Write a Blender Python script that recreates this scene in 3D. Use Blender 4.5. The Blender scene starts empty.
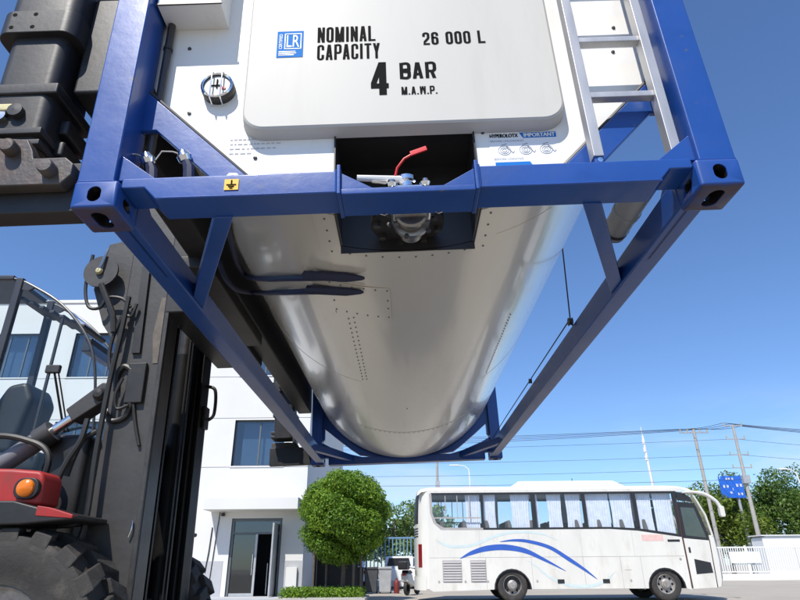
import bpy, bmesh, math, random
import numpy as np
from mathutils import Vector, Matrix

random.seed(7); rng = np.random.default_rng(11)
S = bpy.context.scene
COL = S.collection
R = math.radians

# ------------------------------------------------------------------ camera
F_PX, YAW, PITCH, ROLL = 589.456, -0.00668, 0.424657, -0.007645
CAM = Vector((-.02275, -1.77424, 1.05))
fw = Vector((math.sin(YAW)*math.cos(PITCH), math.cos(YAW)*math.cos(PITCH), math.sin(PITCH)))
r0 = Vector((math.cos(YAW), -math.sin(YAW), 0)); u0 = r0.cross(fw)
RT = math.cos(ROLL)*r0 + math.sin(ROLL)*u0
UP = -math.sin(ROLL)*r0 + math.cos(ROLL)*u0
cam = bpy.data.cameras.new('camera'); co = bpy.data.objects.new('camera', cam); COL.objects.link(co)
cam.sensor_fit = 'HORIZONTAL'; cam.sensor_width = 36.0; cam.lens = F_PX/800*36.0
cam.clip_start = .05; cam.clip_end = 2000
M3 = Matrix((RT, UP, -fw)).transposed()
co.matrix_world = Matrix.Translation(CAM) @ M3.to_4x4()
S.camera = co
S.render.resolution_x = 1024; S.render.resolution_y = 768

# ------------------------------------------------------------------ sky, sun, exposure
TOSUN = Vector((-.30, -.66, 1.0)).normalized()
EL = math.asin(TOSUN.z); AZ = math.atan2(TOSUN.x, TOSUN.y)
W = bpy.data.worlds.new('World'); S.world = W; W.use_nodes = True
nt = W.node_tree; bg = nt.nodes['Background']
sky = nt.nodes.new('ShaderNodeTexSky'); sky.sky_type = 'NISHITA'; sky.sun_disc = False
sky.sun_elevation = EL; sky.sun_rotation = AZ; sky.altitude = 10
sky.air_density = 1.0; sky.dust_density = .35; sky.ozone_density = 3.0
tint = nt.nodes.new('ShaderNodeMixRGB'); tint.blend_type = 'MULTIPLY'; tint.inputs[0].default_value = 1; tint.inputs[2].default_value = (.80, .97, 1.20, 1)
nt.links.new(sky.outputs[0], tint.inputs[1])
# thin low cloud veil along the horizon, all the way round
wc = nt.nodes.new('ShaderNodeTexCoord'); wm = nt.nodes.new('ShaderNodeMapping'); wm.inputs['Scale'].default_value = (2.2, 2.2, 9)
nt.links.new(wc.outputs['Generated'], wm.inputs[0])
wn = nt.nodes.new('ShaderNodeTexNoise'); wn.inputs['Scale'].default_value = 1.4; wn.inputs['Detail'].default_value = 6; wn.inputs['Roughness'].default_value = .55
nt.links.new(wm.outputs[0], wn.inputs['Vector'])
w1 = nt.nodes.new('ShaderNodeMapRange'); w1.interpolation_type = 'SMOOTHSTEP'; w1.inputs[1].default_value = .46; w1.inputs[2].default_value = .68; nt.links.new(wn.outputs['Fac'], w1.inputs[0])
wz = nt.nodes.new('ShaderNodeSeparateXYZ'); nt.links.new(wc.outputs['Generated'], wz.inputs[0])
w2 = nt.nodes.new('ShaderNodeMapRange'); w2.interpolation_type = 'SMOOTHSTEP'; w2.inputs[1].default_value = .26; w2.inputs[2].default_value = .08; nt.links.new(wz.outputs['Z'], w2.inputs[0])
w3 = nt.nodes.new('ShaderNodeMath'); w3.operation = 'MULTIPLY'; nt.links.new(w1.outputs[0], w3.inputs[0]); nt.links.new(w2.outputs[0], w3.inputs[1])
w4 = nt.nodes.new('ShaderNodeMath'); w4.operation = 'MULTIPLY'; w4.inputs[1].default_value = .55; nt.links.new(w3.outputs[0], w4.inputs[0])
veil = nt.nodes.new('ShaderNodeMixRGB'); veil.inputs[2].default_value = (5.6, 6.1, 6.9, 1)
nt.links.new(w4.outputs[0], veil.inputs[0]); nt.links.new(tint.outputs[0], veil.inputs[1]); nt.links.new(veil.outputs[0], bg.inputs[0]); bg.inputs[1].default_value = .13
sl = bpy.data.lights.new('sun', 'SUN'); so = bpy.data.objects.new('sun', sl); COL.objects.link(so)
sl.energy = 5.0; sl.angle = R(.53); sl.color = (1, .95, .87)
so.rotation_euler = TOSUN.to_track_quat('Z', 'Y').to_euler()
so.location = (0, 0, 40)
S.view_settings.view_transform = 'Standard'; S.view_settings.look = 'None'
S.view_settings.gamma = 1; S.view_settings.exposure = .18

# ------------------------------------------------------------------ pixel helpers (a pixel gives a direction, the plane gives the distance)
def ray(px, py): return RT*((px-400)/F_PX) + UP*((300-py)/F_PX) + fw
def aty(px, py, y):
    d = ray(px, py); return CAM + d*((y-CAM.y)/d.y)

# frame of the lifted container: it leans back with the mast by 1.7 degrees
TILT = .0296543
PIV = Vector((0, 0, 2.26187))
TM = Matrix.Translation(PIV) @ Matrix.Rotation(-TILT, 4, 'Y')
TMi = TM.inverted()

# ------------------------------------------------------------------ materials
MATS = {}
def mat(name, col, rough=.5, metal=0., var=.12, scale=4., bump=0., bscale=40., spec=.5, dirt=None, dscale=2., damt=.45,
        coat=0., stretch=(1, 1, 1), rvar=.08, chips=None):
    if name in MATS: return MATS[name]
    m = bpy.data.materials.new(name); m.use_nodes = True; MATS[name] = m
    n = m.node_tree; L = n.links; b = n.nodes['Principled BSDF']
    tc = n.nodes.new('ShaderNodeTexCoord'); mp = n.nodes.new('ShaderNodeMapping'); mp.inputs['Scale'].default_value = stretch
    L.new(tc.outputs['Object'], mp.inputs[0])
    no = n.nodes.new('ShaderNodeTexNoise'); no.inputs['Scale'].default_value = scale; no.inputs['Detail'].default_value = 7; no.inputs['Roughness'].default_value = .62
    L.new(mp.outputs[0], no.inputs['Vector'])
    cr = n.nodes.new('ShaderNodeValToRGB')
    lo = [max(0, c*(1-var)) for c in col]; hi = [min(1, c*(1+var)) for c in col]
    cr.color_ramp.elements[0].position = .3; cr.color_ramp.elements[1].position = .7
    cr.color_ramp.elements[0].color = (*lo, 1); cr.color_ramp.elements[1].color = (*hi, 1)
    L.new(no.outputs['Fac'], cr.inputs[0]); out = cr.outputs[0]
    if dirt:
        n2 = n.nodes.new('ShaderNodeTexNoise'); n2.inputs['Scale'].default_value = dscale; n2.inputs['Detail'].default_value = 9; n2.inputs['Roughness'].default_value = .7
        L.new(mp.outputs[0], n2.inputs['Vector'])
        c2 = n.nodes.new('ShaderNodeValToRGB'); c2.color_ramp.elements[0].position = .52; c2.color_ramp.elements[1].position = .72
        c2.color_ramp.elements[0].color = (0, 0, 0, 1); c2.color_ramp.elements[1].color = (damt, damt, damt, 1)
        L.new(n2.outputs['Fac'], c2.inputs[0])
        mx = n.nodes.new('ShaderNodeMixRGB'); mx.inputs[2].default_value = (*dirt, 1)
        L.new(c2.outputs[0], mx.inputs[0]); L.new(out, mx.inputs[1]); out = mx.outputs[0]
    if chips:                                  # small scraped and chipped spots
        cc_, csc, cth = chips
        n3 = n.nodes.new('ShaderNodeTexNoise'); n3.inputs['Scale'].default_value = csc; n3.inputs['Detail'].default_value = 5; n3.inputs['Roughness'].default_value = .75
        L.new(mp.outputs[0], n3.inputs['Vector'])
        c3 = n.nodes.new('ShaderNodeValToRGB'); c3.color_ramp.elements[0].position = cth; c3.color_ramp.elements[1].position = cth+.03
        c3.color_ramp.elements[0].color = (0, 0, 0, 1); c3.color_ramp.elements[1].color = (.8, .8, .8, 1)
        L.new(n3.outputs['Fac'], c3.inputs[0])
        m3 = n.nodes.new('ShaderNodeMixRGB'); m3.inputs[2].default_value = (*cc_, 1)
        L.new(c3.outputs[0], m3.inputs[0]); L.new(out, m3.inputs[1]); out = m3.outputs[0]
    L.new(out, b.inputs['Base Color'])
    mr = n.nodes.new('ShaderNodeMapRange'); mr.inputs[3].default_value = max(0, rough-rvar); mr.inputs[4].default_value = min(1, rough+rvar)
    L.new(no.outputs['Fac'], mr.inputs[0]); L.new(mr.outputs[0], b.inputs['Roughness'])
    b.inputs['Metallic'].default_value = metal; b.inputs['Specular IOR Level'].default_value = spec
    if coat: b.inputs['Coat Weight'].default_value = coat; b.inputs['Coat Roughness'].default_value = .08
    if bump:
        nb = n.nodes.new('ShaderNodeTexNoise'); nb.inputs['Scale'].default_value = bscale; nb.inputs['Detail'].default_value = 4
        L.new(mp.outputs[0], nb.inputs['Vector'])
        bp = n.nodes.new('ShaderNodeBump'); bp.inputs['Strength'].default_value = bump; bp.inputs['Distance'].default_value = .02
        L.new(nb.outputs['Fac'], bp.inputs['Height']); L.new(bp.outputs[0], b.inputs['Normal'])
    return m

def glassmat(name, tint, rough=.02, refl=1.0, ior=1.42):
    if name in MATS: return MATS[name]
    m = bpy.data.materials.new(name); m.use_nodes = True; MATS[name] = m
    n = m.node_tree; L = n.links; n.nodes.remove(n.nodes['Principled BSDF']); o = n.nodes['Material Output']
    t = n.nodes.new('ShaderNodeBsdfTransparent'); t.inputs[0].default_value = (*tint, 1)
    g = n.nodes.new('ShaderNodeBsdfGlossy'); g.inputs['Roughness'].default_value = rough; g.inputs[0].default_value = (refl, refl, refl, 1)
    # Schlick reflectance, the same from both sides of the pane
    lw = n.nodes.new('ShaderNodeLayerWeight'); lw.inputs['Blend'].default_value = .5
    pw = n.nodes.new('ShaderNodeMath'); pw.operation = 'POWER'; pw.inputs[1].default_value = 5; L.new(lw.outputs['Facing'], pw.inputs[0])
    f0 = ((ior-1)/(ior+1))**2
    ma = n.nodes.new('ShaderNodeMath'); ma.operation = 'MULTIPLY_ADD'; ma.inputs[1].default_value = 1-f0; ma.inputs[2].default_value = f0; L.new(pw.outputs[0], ma.inputs[0])
    mx = n.nodes.new('ShaderNodeMixShader')
    L.new(ma.outputs[0], mx.inputs[0]); L.new(t.outputs[0], mx.inputs[1]); L.new(g.outputs[0], mx.inputs[2]); L.new(mx.outputs[0], o.inputs[0])
    return m

def leafmat(name, a, b_):
    m = bpy.data.materials.new(name); m.use_nodes = True; MATS[name] = m
    n = m.node_tree; L = n.links; b = n.nodes['Principled BSDF']; o = n.nodes['Material Output']
    at = n.nodes.new('ShaderNodeAttribute'); at.attribute_name = 'shade'
    cr = n.nodes.new('ShaderNodeValToRGB'); cr.color_ramp.elements[0].color = (*a, 1); cr.color_ramp.elements[1].color = (*b_, 1)
    L.new(at.outputs['Fac'], cr.inputs[0]); L.new(cr.outputs[0], b.inputs['Base Color'])
    b.inputs['Roughness'].default_value = .5; b.inputs['Specular IOR Level'].default_value = .35
    tr = n.nodes.new('ShaderNodeBsdfTranslucent'); L.new(cr.outputs[0], tr.inputs[0])
    mx = n.nodes.new('ShaderNodeMixShader'); mx.inputs[0].default_value = .35
    L.new(b.outputs[0], mx.inputs[1]); L.new(tr.outputs[0], mx.inputs[2]); L.new(mx.outputs[0], o.inputs[0])
    return m

BLUE = mat('blue_paint', (.010, .062, .275), .36, var=.12, scale=3, coat=.2, dirt=(.035, .05, .12), dscale=6, damt=.35, bump=.05, bscale=18, chips=((.09, .09, .10), 14, .66))
WHITEP = mat('white_panel_paint', (.80, .785, .74), .42, var=.03, scale=1.5, spec=.4, dirt=(.56, .53, .46), dscale=4, damt=.34, stretch=(1.6, 1, .35))
PADP = mat('pad_paint', (.53, .515, .475), .5, var=.03, scale=1.2, spec=.25, dirt=(.44, .42, .37), dscale=3, damt=.30, stretch=(1.8, 1, .3))
CLAD = mat('cream_cladding', (.74, .705, .63), .25, .28, var=.05, scale=1.3, bump=.10, bscale=1.3, stretch=(1.6, .35, 1.6), dirt=(.40, .35, .28), dscale=.9, damt=.34, rvar=.06, coat=.5)
STEEL = mat('bright_steel', (.72, .71, .69), .24, 1., var=.08, scale=12)
CHROME = mat('chrome', (.85, .85, .85), .09, 1., var=.03)
ALU = mat('ladder_aluminium', (.50, .49, .48), .42, .6, var=.08, scale=20, stretch=(1, 1, .2))
BLACKBOX = mat('black_box_paint', (.026, .025, .025), .45, var=.25, scale=6)
NAVY = mat('navy_hose', (.008, .014, .05), .5, var=.2, scale=20)
BLACK = mat('black_machine_paint', (.016, .0155, .016), .48, var=.35, scale=5, dirt=(.06, .05, .042), dscale=7, damt=.25, bump=.03, bscale=40)
GREYM = mat('mast_grey_paint', (.044, .042, .041), .5, var=.22, scale=3, dirt=(.022, .019, .017), dscale=2.2, damt=.75, bump=.06, bscale=30)
WORN = mat('worn_steel', (.085, .075, .07), .5, .3, var=.25, scale=6, dirt=(.11, .055, .03), dscale=5, damt=.75, bump=.12, bscale=50)
GREASE = mat('greased_steel', (.055, .052, .05), .42, .3, var=.3, scale=8, dirt=(.02, .018, .016), dscale=3, damt=.8)
RUST = mat('rusty_edge', (.09, .045, .025), .8, var=.4, scale=20)
RUBBER = mat('tyre_rubber', (.034, .031, .029), .8, var=.25, scale=9, dirt=(.13, .115, .095), dscale=5, damt=.55, bump=.15, bscale=60)
HOSE = mat('hose_rubber', (.018, .018, .018), .5, var=.2, scale=15)
RED = mat('red_paint', (.34, .020, .018), .5, var=.15, scale=4, dirt=(.12, .05, .035), dscale=5, damt=.6, chips=((.05, .04, .04), 20, .68))
REDSTRAP = mat('red_tag', (.62, .02, .025), .45, var=.05)
ORANGE = mat('amber_lens', (.70, .17, .01), .18, var=.12, scale=40)
YELLOW = mat('yellow_sticker', (.80, .45, .02), .5, var=.03)
BRASS = mat('tarnished_brass', (.44, .40, .22), .5, .4, var=.2, scale=25)
INK = mat('black_lettering', (.010, .010, .010), .85, var=.05, spec=.08)
STICKB = mat('sticker_blue', (.012, .17, .52), .7, var=.03, spec=.15)
STICKG = mat('sticker_grey', (.33, .35, .40), .8, var=.03, spec=.1)
STICKW = mat('sticker_white', (.80, .80, .80), .5, var=.02)
GAUGE = mat('gauge_face', (.38, .38, .38), .4, var=.1, scale=30)
BUSW = mat('bus_white', (.66, .64, .585), .38, var=.06, scale=1.2, coat=.15, dirt=(.40, .35, .27), dscale=1.6, damt=.42, stretch=(1.3, 1, .45))
BUSB = mat('bus_stripe_blue', (.03, .10, .42), .4, var=.08)
BUSL = mat('bus_stripe_pale', (.53, .63, .63), .4, var=.08)
BUSK = mat('bus_black', (.02, .02, .022), .4, var=.15)
GRILLE = mat('grille_grey', (.36, .34, .33), .6, var=.1)
PINK = mat('faded_pink', (.70, .46, .42), .6, var=.2, scale=14)
CURT = mat('curtain_cloth', (.76, .77, .82), .9, var=.12, scale=6)
SEAT = mat('seat_cloth', (.16, .14, .13), .9, var=.2)
REDLENS = mat('red_lens', (.20, .01, .012), .25, var=.1)
RIM = mat('rim_steel', (.33, .31, .29), .5, .3, var=.25, scale=12, dirt=(.1, .06, .035), dscale=8, damt=.7)
WALL = mat('white_render', (.66, .655, .64), .8, var=.03, scale=.8, dirt=(.6, .58, .54), dscale=.5, damt=.3)
PLINTH = mat('grey_plinth', (.42, .43, .45), .8, var=.06, scale=2)
WINF = mat('window_frame', (.12, .13, .14), .45, .3, var=.1)
BLIND = mat('window_blind', (.42, .46, .52), .8, var=.1, scale=1.5)
DARKIN = mat('interior_dark', (.035, .035, .04), .8, var=.2)
CONC = mat('pole_concrete', (.36, .34, .31), .8, var=.12, scale=3)
WHITEM = mat('white_metal', (.74, .74, .72), .45, var=.05)
SIGNB = mat('road_sign_blue', (.015, .12, .55), .45, var=.04)
GALV = mat('galvanised', (.42, .43, .44), .5, .4, var=.1)
BARK = mat('bark', (.10, .075, .055), .9, var=.3, scale=14, bump=.4, bscale=20)
WIREM = mat('power_wire', (.035, .037, .04), .6, var=.05)
BINM = mat('bin_plastic', (.05, .055, .06), .6, var=.2)
BLUEF = mat('blue_fence_paint', (.14, .25, .38), .5, var=.1)
GLASSD = glassmat('tinted_glass', (.93, .95, .97))
GLASSC = glassmat('clear_glass', (.95, .97, .97), ior=1.3)
GLASSB = glassmat('office_glass', (.55, .63, .70), ior=1.8)
LEAF1 = leafmat('leaf_bright', (.040, .115, .009), (.27, .42, .036))
LEAF2 = leafmat('leaf_mid', (.040, .10, .018), (.19, .29, .055))
LEAF4 = leafmat('leaf_yellowish', (.06, .12, .014), (.26, .33, .05))
LEAF3 = leafmat('leaf_far', (.08, .15, .04), (.27, .37, .11))

# ground: worn concrete
def ground_mat():
    m = mat('yard_concrete', (.36, .325, .27), .85, var=.10, scale=.35, dirt=(.27, .245, .205), dscale=.22, damt=.55, bump=.15, bscale=30)
    return m
CONCRETE = ground_mat()

# ------------------------------------------------------------------ mesh builder
def flat_normals(me):
    """area weighted normals: broad faces stay flat, only the small bevels turn"""
    vf = [[] for _ in me.vertices]; fn = [p.normal.copy() for p in me.polygons]; fa = [p.area for p in me.polygons]
    for p in me.polygons:
        for v in p.vertices: vf[v].append(p.index)
    out = []
    for p in me.polygons:
        n0 = fn[p.index]
        for v in p.vertices:
            n = Vector((0, 0, 0))
            for q in vf[v]:
                if fn[q].dot(n0) > .55: n += fn[q]*fa[q]
            out.append(tuple(n.normalized()) if n.length > 1e-12 else tuple(n0))
    me.normals_split_custom_set(out)

class MB:
    def __init__(s): s.v = []; s.f = []
    def add(s, vs, fs):
        o = len(s.v); s.v += [Vector(v) for v in vs]; s.f += [tuple(i+o for i in f) for f in fs]; return s
    def box(s, x0, x1, y0, y1, z0, z1):
        if x0 > x1: x0, x1 = x1, x0
        if y0 > y1: y0, y1 = y1, y0
        if z0 > z1: z0, z1 = z1, z0
        v = [(x0,y0,z0),(x1,y0,z0),(x1,y1,z0),(x0,y1,z0),(x0,y0,z1),(x1,y0,z1),(x1,y1,z1),(x0,y1,z1)]
        return s.add(v, [(0,3,2,1),(4,5,6,7),(0,1,5,4),(1,2,6,5),(2,3,7,6),(3,0,4,7)])
    def prism(s, poly, a, b, axis='y'):
        # poly: 2D points; axis y -> (x,z), axis x -> (y,z), axis z -> (x,y)
        ar = sum(poly[i][0]*poly[(i+1)%len(poly)][1]-poly[(i+1)%len(poly)][0]*poly[i][1] for i in range(len(poly)))
        if ar < 0: poly = poly[::-1]
        def P(p, t): return (p[0], t, p[1]) if axis == 'y' else (t, p[0], p[1]) if axis == 'x' else (p[0], p[1], t)
        n = len(poly); v = [P(p, a) for p in poly]+[P(p, b) for p in poly]
        f = [tuple(range(n)), tuple(range(2*n-1, n-1, -1))]+[(i, n+i, n+(i+1) % n, (i+1) % n) for i in range(n)]
        if (axis != 'y') ^ (a > b): f = [q[::-1] for q in f]
        return s.add(v, f)
    def tube(s, pts, r, n=8, closed=False, caps=True):
        pts = [Vector(p) for p in pts]; m = len(pts)
        rs = r if isinstance(r, (list, tuple)) else [r]*m
        prev = None; rings = []
        for i, p in enumerate(pts):
            d = (pts[min(i+1, m-1)]-pts[max(i-1, 0)]).normalized()
            if prev is None:
                a = Vector((0, 0, 1)) if abs(d.z) < .9 else Vector((1, 0, 0)); u = d.cross(a).normalized()
            else:
                u = (prev - d*prev.dot(d)).normalized()
            prev = u; w = d.cross(u)
            rings.append([p+(u*math.cos(2*math.pi*k/n)+w*math.sin(2*math.pi*k/n))*rs[i] for k in range(n)])
        o = len(s.v)
        for q in rings: s.v += q
        for i in range(m-1):
            for k in range(n):
                s.f.append((o+i*n+k, o+i*n+(k+1) % n, o+(i+1)*n+(k+1) % n, o+(i+1)*n+k))
        if caps:
            s.f.append(tuple(o+k for k in range(n))[::-1]); s.f.append(tuple(o+(m-1)*n+k for k in range(n)))
        return s
    def cyl(s, p0, p1, r, r2=None, n=16): return s.tube([p0, p1], [r, r if r2 is None else r2], n)
    def lathe(s, prof, org, axis, n=24, cap=False):
        # prof: (radius, distance along axis)
        ax = Vector(axis).normalized(); a = Vector((0, 0, 1)) if abs(ax.z) < .9 else Vector((1, 0, 0))
        u = ax.cross(a).normalized(); w = ax.cross(u); org = Vector(org); o = len(s.v)
        for r_, h in prof:
            for k in range(n):
                t = 2*math.pi*k/n; s.v.append(org+ax*h+(u*math.cos(t)+w*math.sin(t))*r_)
        for i in range(len(prof)-1):
            for k in range(n):
                s.f.append((o+i*n+k, o+i*n+(k+1) % n, o+(i+1)*n+(k+1) % n, o+(i+1)*n+k))
        if cap:
            s.f.append(tuple(o+k for k in range(n))[::-1]); s.f.append(tuple(o+(len(prof)-1)*n+k for k in range(n)))
        return s
    def xf(s, M): s.v = [M @ v for v in s.v]; return s
    def mesh(s, name, bevel=0, seg=2, smooth=True, org=None, ang=34):
        me = bpy.data.meshes.new(name)
        vs = s.v if org is None else [v-org for v in s.v]
        me.from_pydata([tuple(v) for v in vs], [], s.f); me.validate()
        bm = bmesh.new(); bm.from_mesh(me)
        bmesh.ops.recalc_face_normals(bm, faces=bm.faces)
        if bevel:
            ed = [e for e in bm.edges if len(e.link_faces) == 2 and e.calc_face_angle(0) > R(25)]
            bmesh.ops.bevel(bm, geom=ed, offset=bevel, segments=seg, profile=.5, affect='EDGES', clamp_overlap=True)
        bm.to_mesh(me); bm.free()
        if smooth:
            me.shade_smooth(); me.set_sharp_from_angle(angle=R(ang))
            if bevel: flat_normals(me)
        return me
    def build(s, name, m, parent=None, bevel=0, seg=2, smooth=True, kind=None, ang=34, loc=None):
        me = s.mesh(name, bevel, seg, smooth, ang=ang); me.materials.append(m)
        return link(name, me, parent, kind, loc)

def link(name, me, parent=None, kind=None, loc=None, rot=None, scale=None):
    o = bpy.data.objects.new(name, me); COL.objects.link(o)
    if parent: o.parent = parent
    if kind: o['kind'] = kind
    if loc is not None: o.location = loc
    if rot is not None: o.rotation_euler = rot
    if scale is not None: o.scale = scale
    return o
def tag(o, label, cat, group=None):
    o['label'] = label; o['category'] = cat
    if group: o['group'] = group
    return o
def thing(name, label, cat, loc=(0, 0, 0), rot=(0, 0, 0), group=None):
    o = bpy.data.objects.new(name, None); COL.objects.link(o); o.location = loc; o.rotation_euler = rot
    o.empty_display_size = .3
    return tag(o, label, cat, group)
def rrect(x0, x1, z0, z1, r, n=6):
    P = []
    for cx, cz, a in ((x1-r, z0+r, -90), (x1-r, z1-r, 0), (x0+r, z1-r, 90), (x0+r, z0+r, 180)):
        for k in range(n+1):
            t = R(a+90*k/n); P.append((cx+r*math.cos(t), cz+r*math.sin(t)))
    return P

def text_mesh(s, x0, x1, z0, z1, y, name, m, parent, bold=.0, vertical=False):
    """flat lettering facing -y, fitted to a measured rectangle"""
    cu = bpy.data.curves.new(name, 'FONT'); cu.body = s; cu.resolution_u = 3
    t = bpy.data.objects.new(name, cu); COL.objects.link(t)
    bpy.context.view_layer.update()
    me = bpy.data.meshes.new_from_object(t.evaluated_get(bpy.context.evaluated_depsgraph_get()))
    COL.objects.unlink(t); bpy.data.objects.remove(t); bpy.data.curves.remove(cu)
    co_ = np.array([v.co for v in me.vertices]); a = co_.min(0); b = co_.max(0)
    for v in me.vertices:
        u = (v.co.x-a[0])/(b[0]-a[0]); w = (v.co.y-a[1])/(b[1]-a[1])
        if vertical: u, w = 1-w, u
        v.co = (x0+u*(x1-x0), y, z0+w*(z1-z0))
    if bold:                                   # heavier strokes: shifted copies, each a hair further out
        bm = bmesh.new(); bm.from_mesh(me); d = bold
        for i, (dx, dz) in enumerate(((d, 0), (-d, 0), (0, d*.5), (0, -d*.5), (d*.5, d*.4), (-d*.5, -d*.4))):
            me2 = me.copy(); me2.transform(Matrix.Translation((dx, -.00012*(i+1), dz))); bm.from_mesh(me2); bpy.data.meshes.remove(me2)
        bm.to_mesh(me); bm.free()
    me.name = name; me.materials.clear(); me.materials.append(m)
    return link(name, me, parent)

def arcpath(W, H, t, part):
    a, b, c, d = t/2, W-t/2, t*.42, H-t*.42; r = min(W, H)*.30
    def cor(cx, cz, a0, a1): return [(cx+r*math.cos(R(a0+(a1-a0)*k/5)), cz+r*math.sin(R(a0+(a1-a0)*k/5))) for k in range(6)]
    if part == 'O': return cor(b-r, d-r, 0, 90)+cor(a+r, d-r, 90, 180)+cor(a+r, c+r, 180, 270)+cor(b-r, c+r, 270, 360)+[(b, d-r), (b, d-r-.001)]
    if part == 'C': return [(b, H*.66)]+cor(b-r, d-r, 0, 90)+cor(a+r, d-r, 90, 180)+cor(a+r, c+r, 180, 270)+cor(b-r, c+r, 270, 360)+[(b, H*.34)]
    if part == 'P': m_ = H*.46; return [(t*.5, m_)]+cor(b-r*.8, m_+r*.8, 270, 360)[:6]+cor(b-r*.8, d-r*.8, 0, 90)+[(t*.5, d)]
    if part == 'B': m_ = H*.54; return [(t*.5, c)]+cor(b-r*.8, c+r*.8, 270, 360)+cor(b-r*.8, m_-r*.8, 0, 90)+[(t*.5, m_)]
    if part == '2': return [(a, H*.66)]+cor(a+r, d-r, 180, 90)+cor(b-r, d-r, 90, 0)+[(b, H*.60), (b-W*.06, H*.50), (a+W*.12, H*.24), (a, c), (W, c)]
    if part == '6': return [(b, H*.70)]+cor(b-r, d-r, 0, 90)+cor(a+r, d-r, 90, 180)+cor(a+r, c+r, 180, 270)+cor(b-r, c+r, 270, 360)+cor(b-r, H*.56-r, 0, 90)+[(a, H*.56)]
def glyph(ch, W, H, t):
    """polygons and strokes of one narrow block capital"""
    V = lambda x: [(x, 0), (x+t, 0), (x+t, H), (x, H)]
    hb = t*.84; Hb = lambda x0, x1, z: [(x0, z), (x1, z), (x1, z+hb), (x0, z+hb)]
    S_ = []; P_ = []
    if ch == 'N': P_ = [V(0), V(W-t), [(0, H), (t*1.05, H), (W, 0), (W-t*1.05, 0)]]
    elif ch == 'M': P_ = [V(0), V(W-t), [(0, H), (t*1.15, H), (W/2+t*.5, 0), (W/2-t*.5, 0)], [(W, H), (W-t*1.15, H), (W/2-t*.5, 0), (W/2+t*.5, 0)]]
    elif ch == 'W': P_ = [[(0, H), (t*.95, H), (W*.31, 0), (W*.31-t*.9, 0)], [(W, H), (W-t*.95, H), (W*.69, 0), (W*.69+t*.9, 0)], [(W/2-t*.5, H), (W/2+t*.4, H), (W*.31, 0), (W*.31-t*.9, 0)], [(W/2+t*.5, H), (W/2-t*.4, H), (W*.69, 0), (W*.69+t*.9, 0)]]
    elif ch == 'A': P_ = [[(0, 0), (t, 0), (W/2+t*.35, H), (W/2-t*.6, H)], [(W, 0), (W-t, 0), (W/2-t*.35, H), (W/2+t*.6, H)], Hb(W*.2, W*.8, H*.20)]
    elif ch == 'Y': P_ = [[(0, H), (t*1.05, H), (W/2+t*.5, H*.42), (W/2-t*.5, H*.42)], [(W, H), (W-t*1.05, H), (W/2-t*.5, H*.42), (W/2+t*.5, H*.42)], [(W/2-t/2, 0), (W/2+t/2, 0), (W/2+t/2, H*.5), (W/2-t/2, H*.5)]]
    elif ch == 'I': P_ = [V(W/2-t/2)]
    elif ch == 'L': P_ = [V(0), Hb(0, W, 0)]
    elif ch == 'T': P_ = [V(W/2-t/2), Hb(0, W, H-hb)]
    elif ch == '4': P_ = [V(W*.88-t), [(0, H*.22), (0, H*.36), (W*.88-t, H), (W*.88, H), (W*.88-t*.6, H*.80), (t*.75, H*.34), (t*.7, H*.22)], Hb(0, W, H*.20)]
    elif ch == '.': P_ = [Hb(W/2-t/2, W/2+t/2, 0)]
    elif ch == 'P': P_ = [V(0)]; S_ = [arcpath(W, H, t, 'P')]
    elif ch == 'B': P_ = [V(0)]; S_ = [arcpath(W, H, t, 'P'), arcpath(W, H, t, 'B')]
    elif ch == 'R': P_ = [V(0), [(W*.42, H*.46), (W*.42+t, H*.46), (W, 0), (W-t*1.05, 0)]]; S_ = [arcpath(W, H, t, 'P')]
    elif ch in 'O0': S_ = [arcpath(W, H, t, 'O')]
    elif ch in 'C26': S_ = [arcpath(W, H, t, ch)]
    return P_, S_
def block_text(s, x0, x1, z0, z1, y, name, m, parent, stroke=.37, narrow={'I': .45, '.': .40, ' ': .55, 'M': 1.25, 'W': 1.3}):
    wd = [narrow.get(c, 1.0) for c in s]; gap = .22; tot = sum(wd)+gap*(len(s)-1); u = (x1-x0)/tot; H = z1-z0; t = u*stroke
    b = MB(); x = x0; k = 0
    for c, w in zip(s, wd):
        P_, S_ = glyph(c, w*u, H, t)
        for p in P_:
            yy = y-.00015*(k % 4); k += 1; b.add([(x+q[0], yy, z0+q[1]) for q in p], [tuple(range(len(p)))])
        for p in S_:
            yy = y-.00015*(k % 4); k += 1; n = len(p); lo = []; hi = []
            for i in range(n):
                a_ = Vector(p[max(i-1, 0)]); c_ = Vector(p[min(i+1, n-1)]); d = (c_-a_)
                d = d.normalized() if d.length > 1e-9 else Vector((0, 1)); nn = Vector((-d.y, d.x)); q = Vector(p[i])
                tt = t*(.84+.16*abs(nn.x)); lo.append(q-nn*tt/2); hi.append(q+nn*tt/2)
            b.add([(x+q.x, yy, z0+q.y) for q in lo+hi], [(i, i+1, n+i+1, n+i) for i in range(n-1)])
        x += (w+gap)*u
    return b.build(name, m, parent, smooth=False)

# ------------------------------------------------------------------ ground
g = MB().add([(-400, -300, 0), (400, -300, 0), (400, 600, 0), (-400, 600, 0)], [(0, 1, 2, 3)]).build('ground', CONCRETE, kind='structure')
BOUNCE = mat('bounce_ground', (.255, .230, .190), .88, var=.12, scale=.6, dirt=(.155, .14, .118), dscale=.3, damt=.6, bump=.2, bscale=60)  # unseen darker ground, added to cut bounce light on the undersides
ap = MB().add([(-60, -60, .004), (40, -60, .004), (40, 15.5, .004), (-60, 15.5, .004)], [(0, 1, 2, 3)]).build('bounce_patch', BOUNCE, kind='structure')

# ================================================================== lifted tank container
tank = thing('tank_container', 'blue framed silver tank container hanging tilted from the lift truck', 'tank container', PIV, (0, -TILT, 0))
CL, CW = 6.058, 1.219          # length, half width
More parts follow.
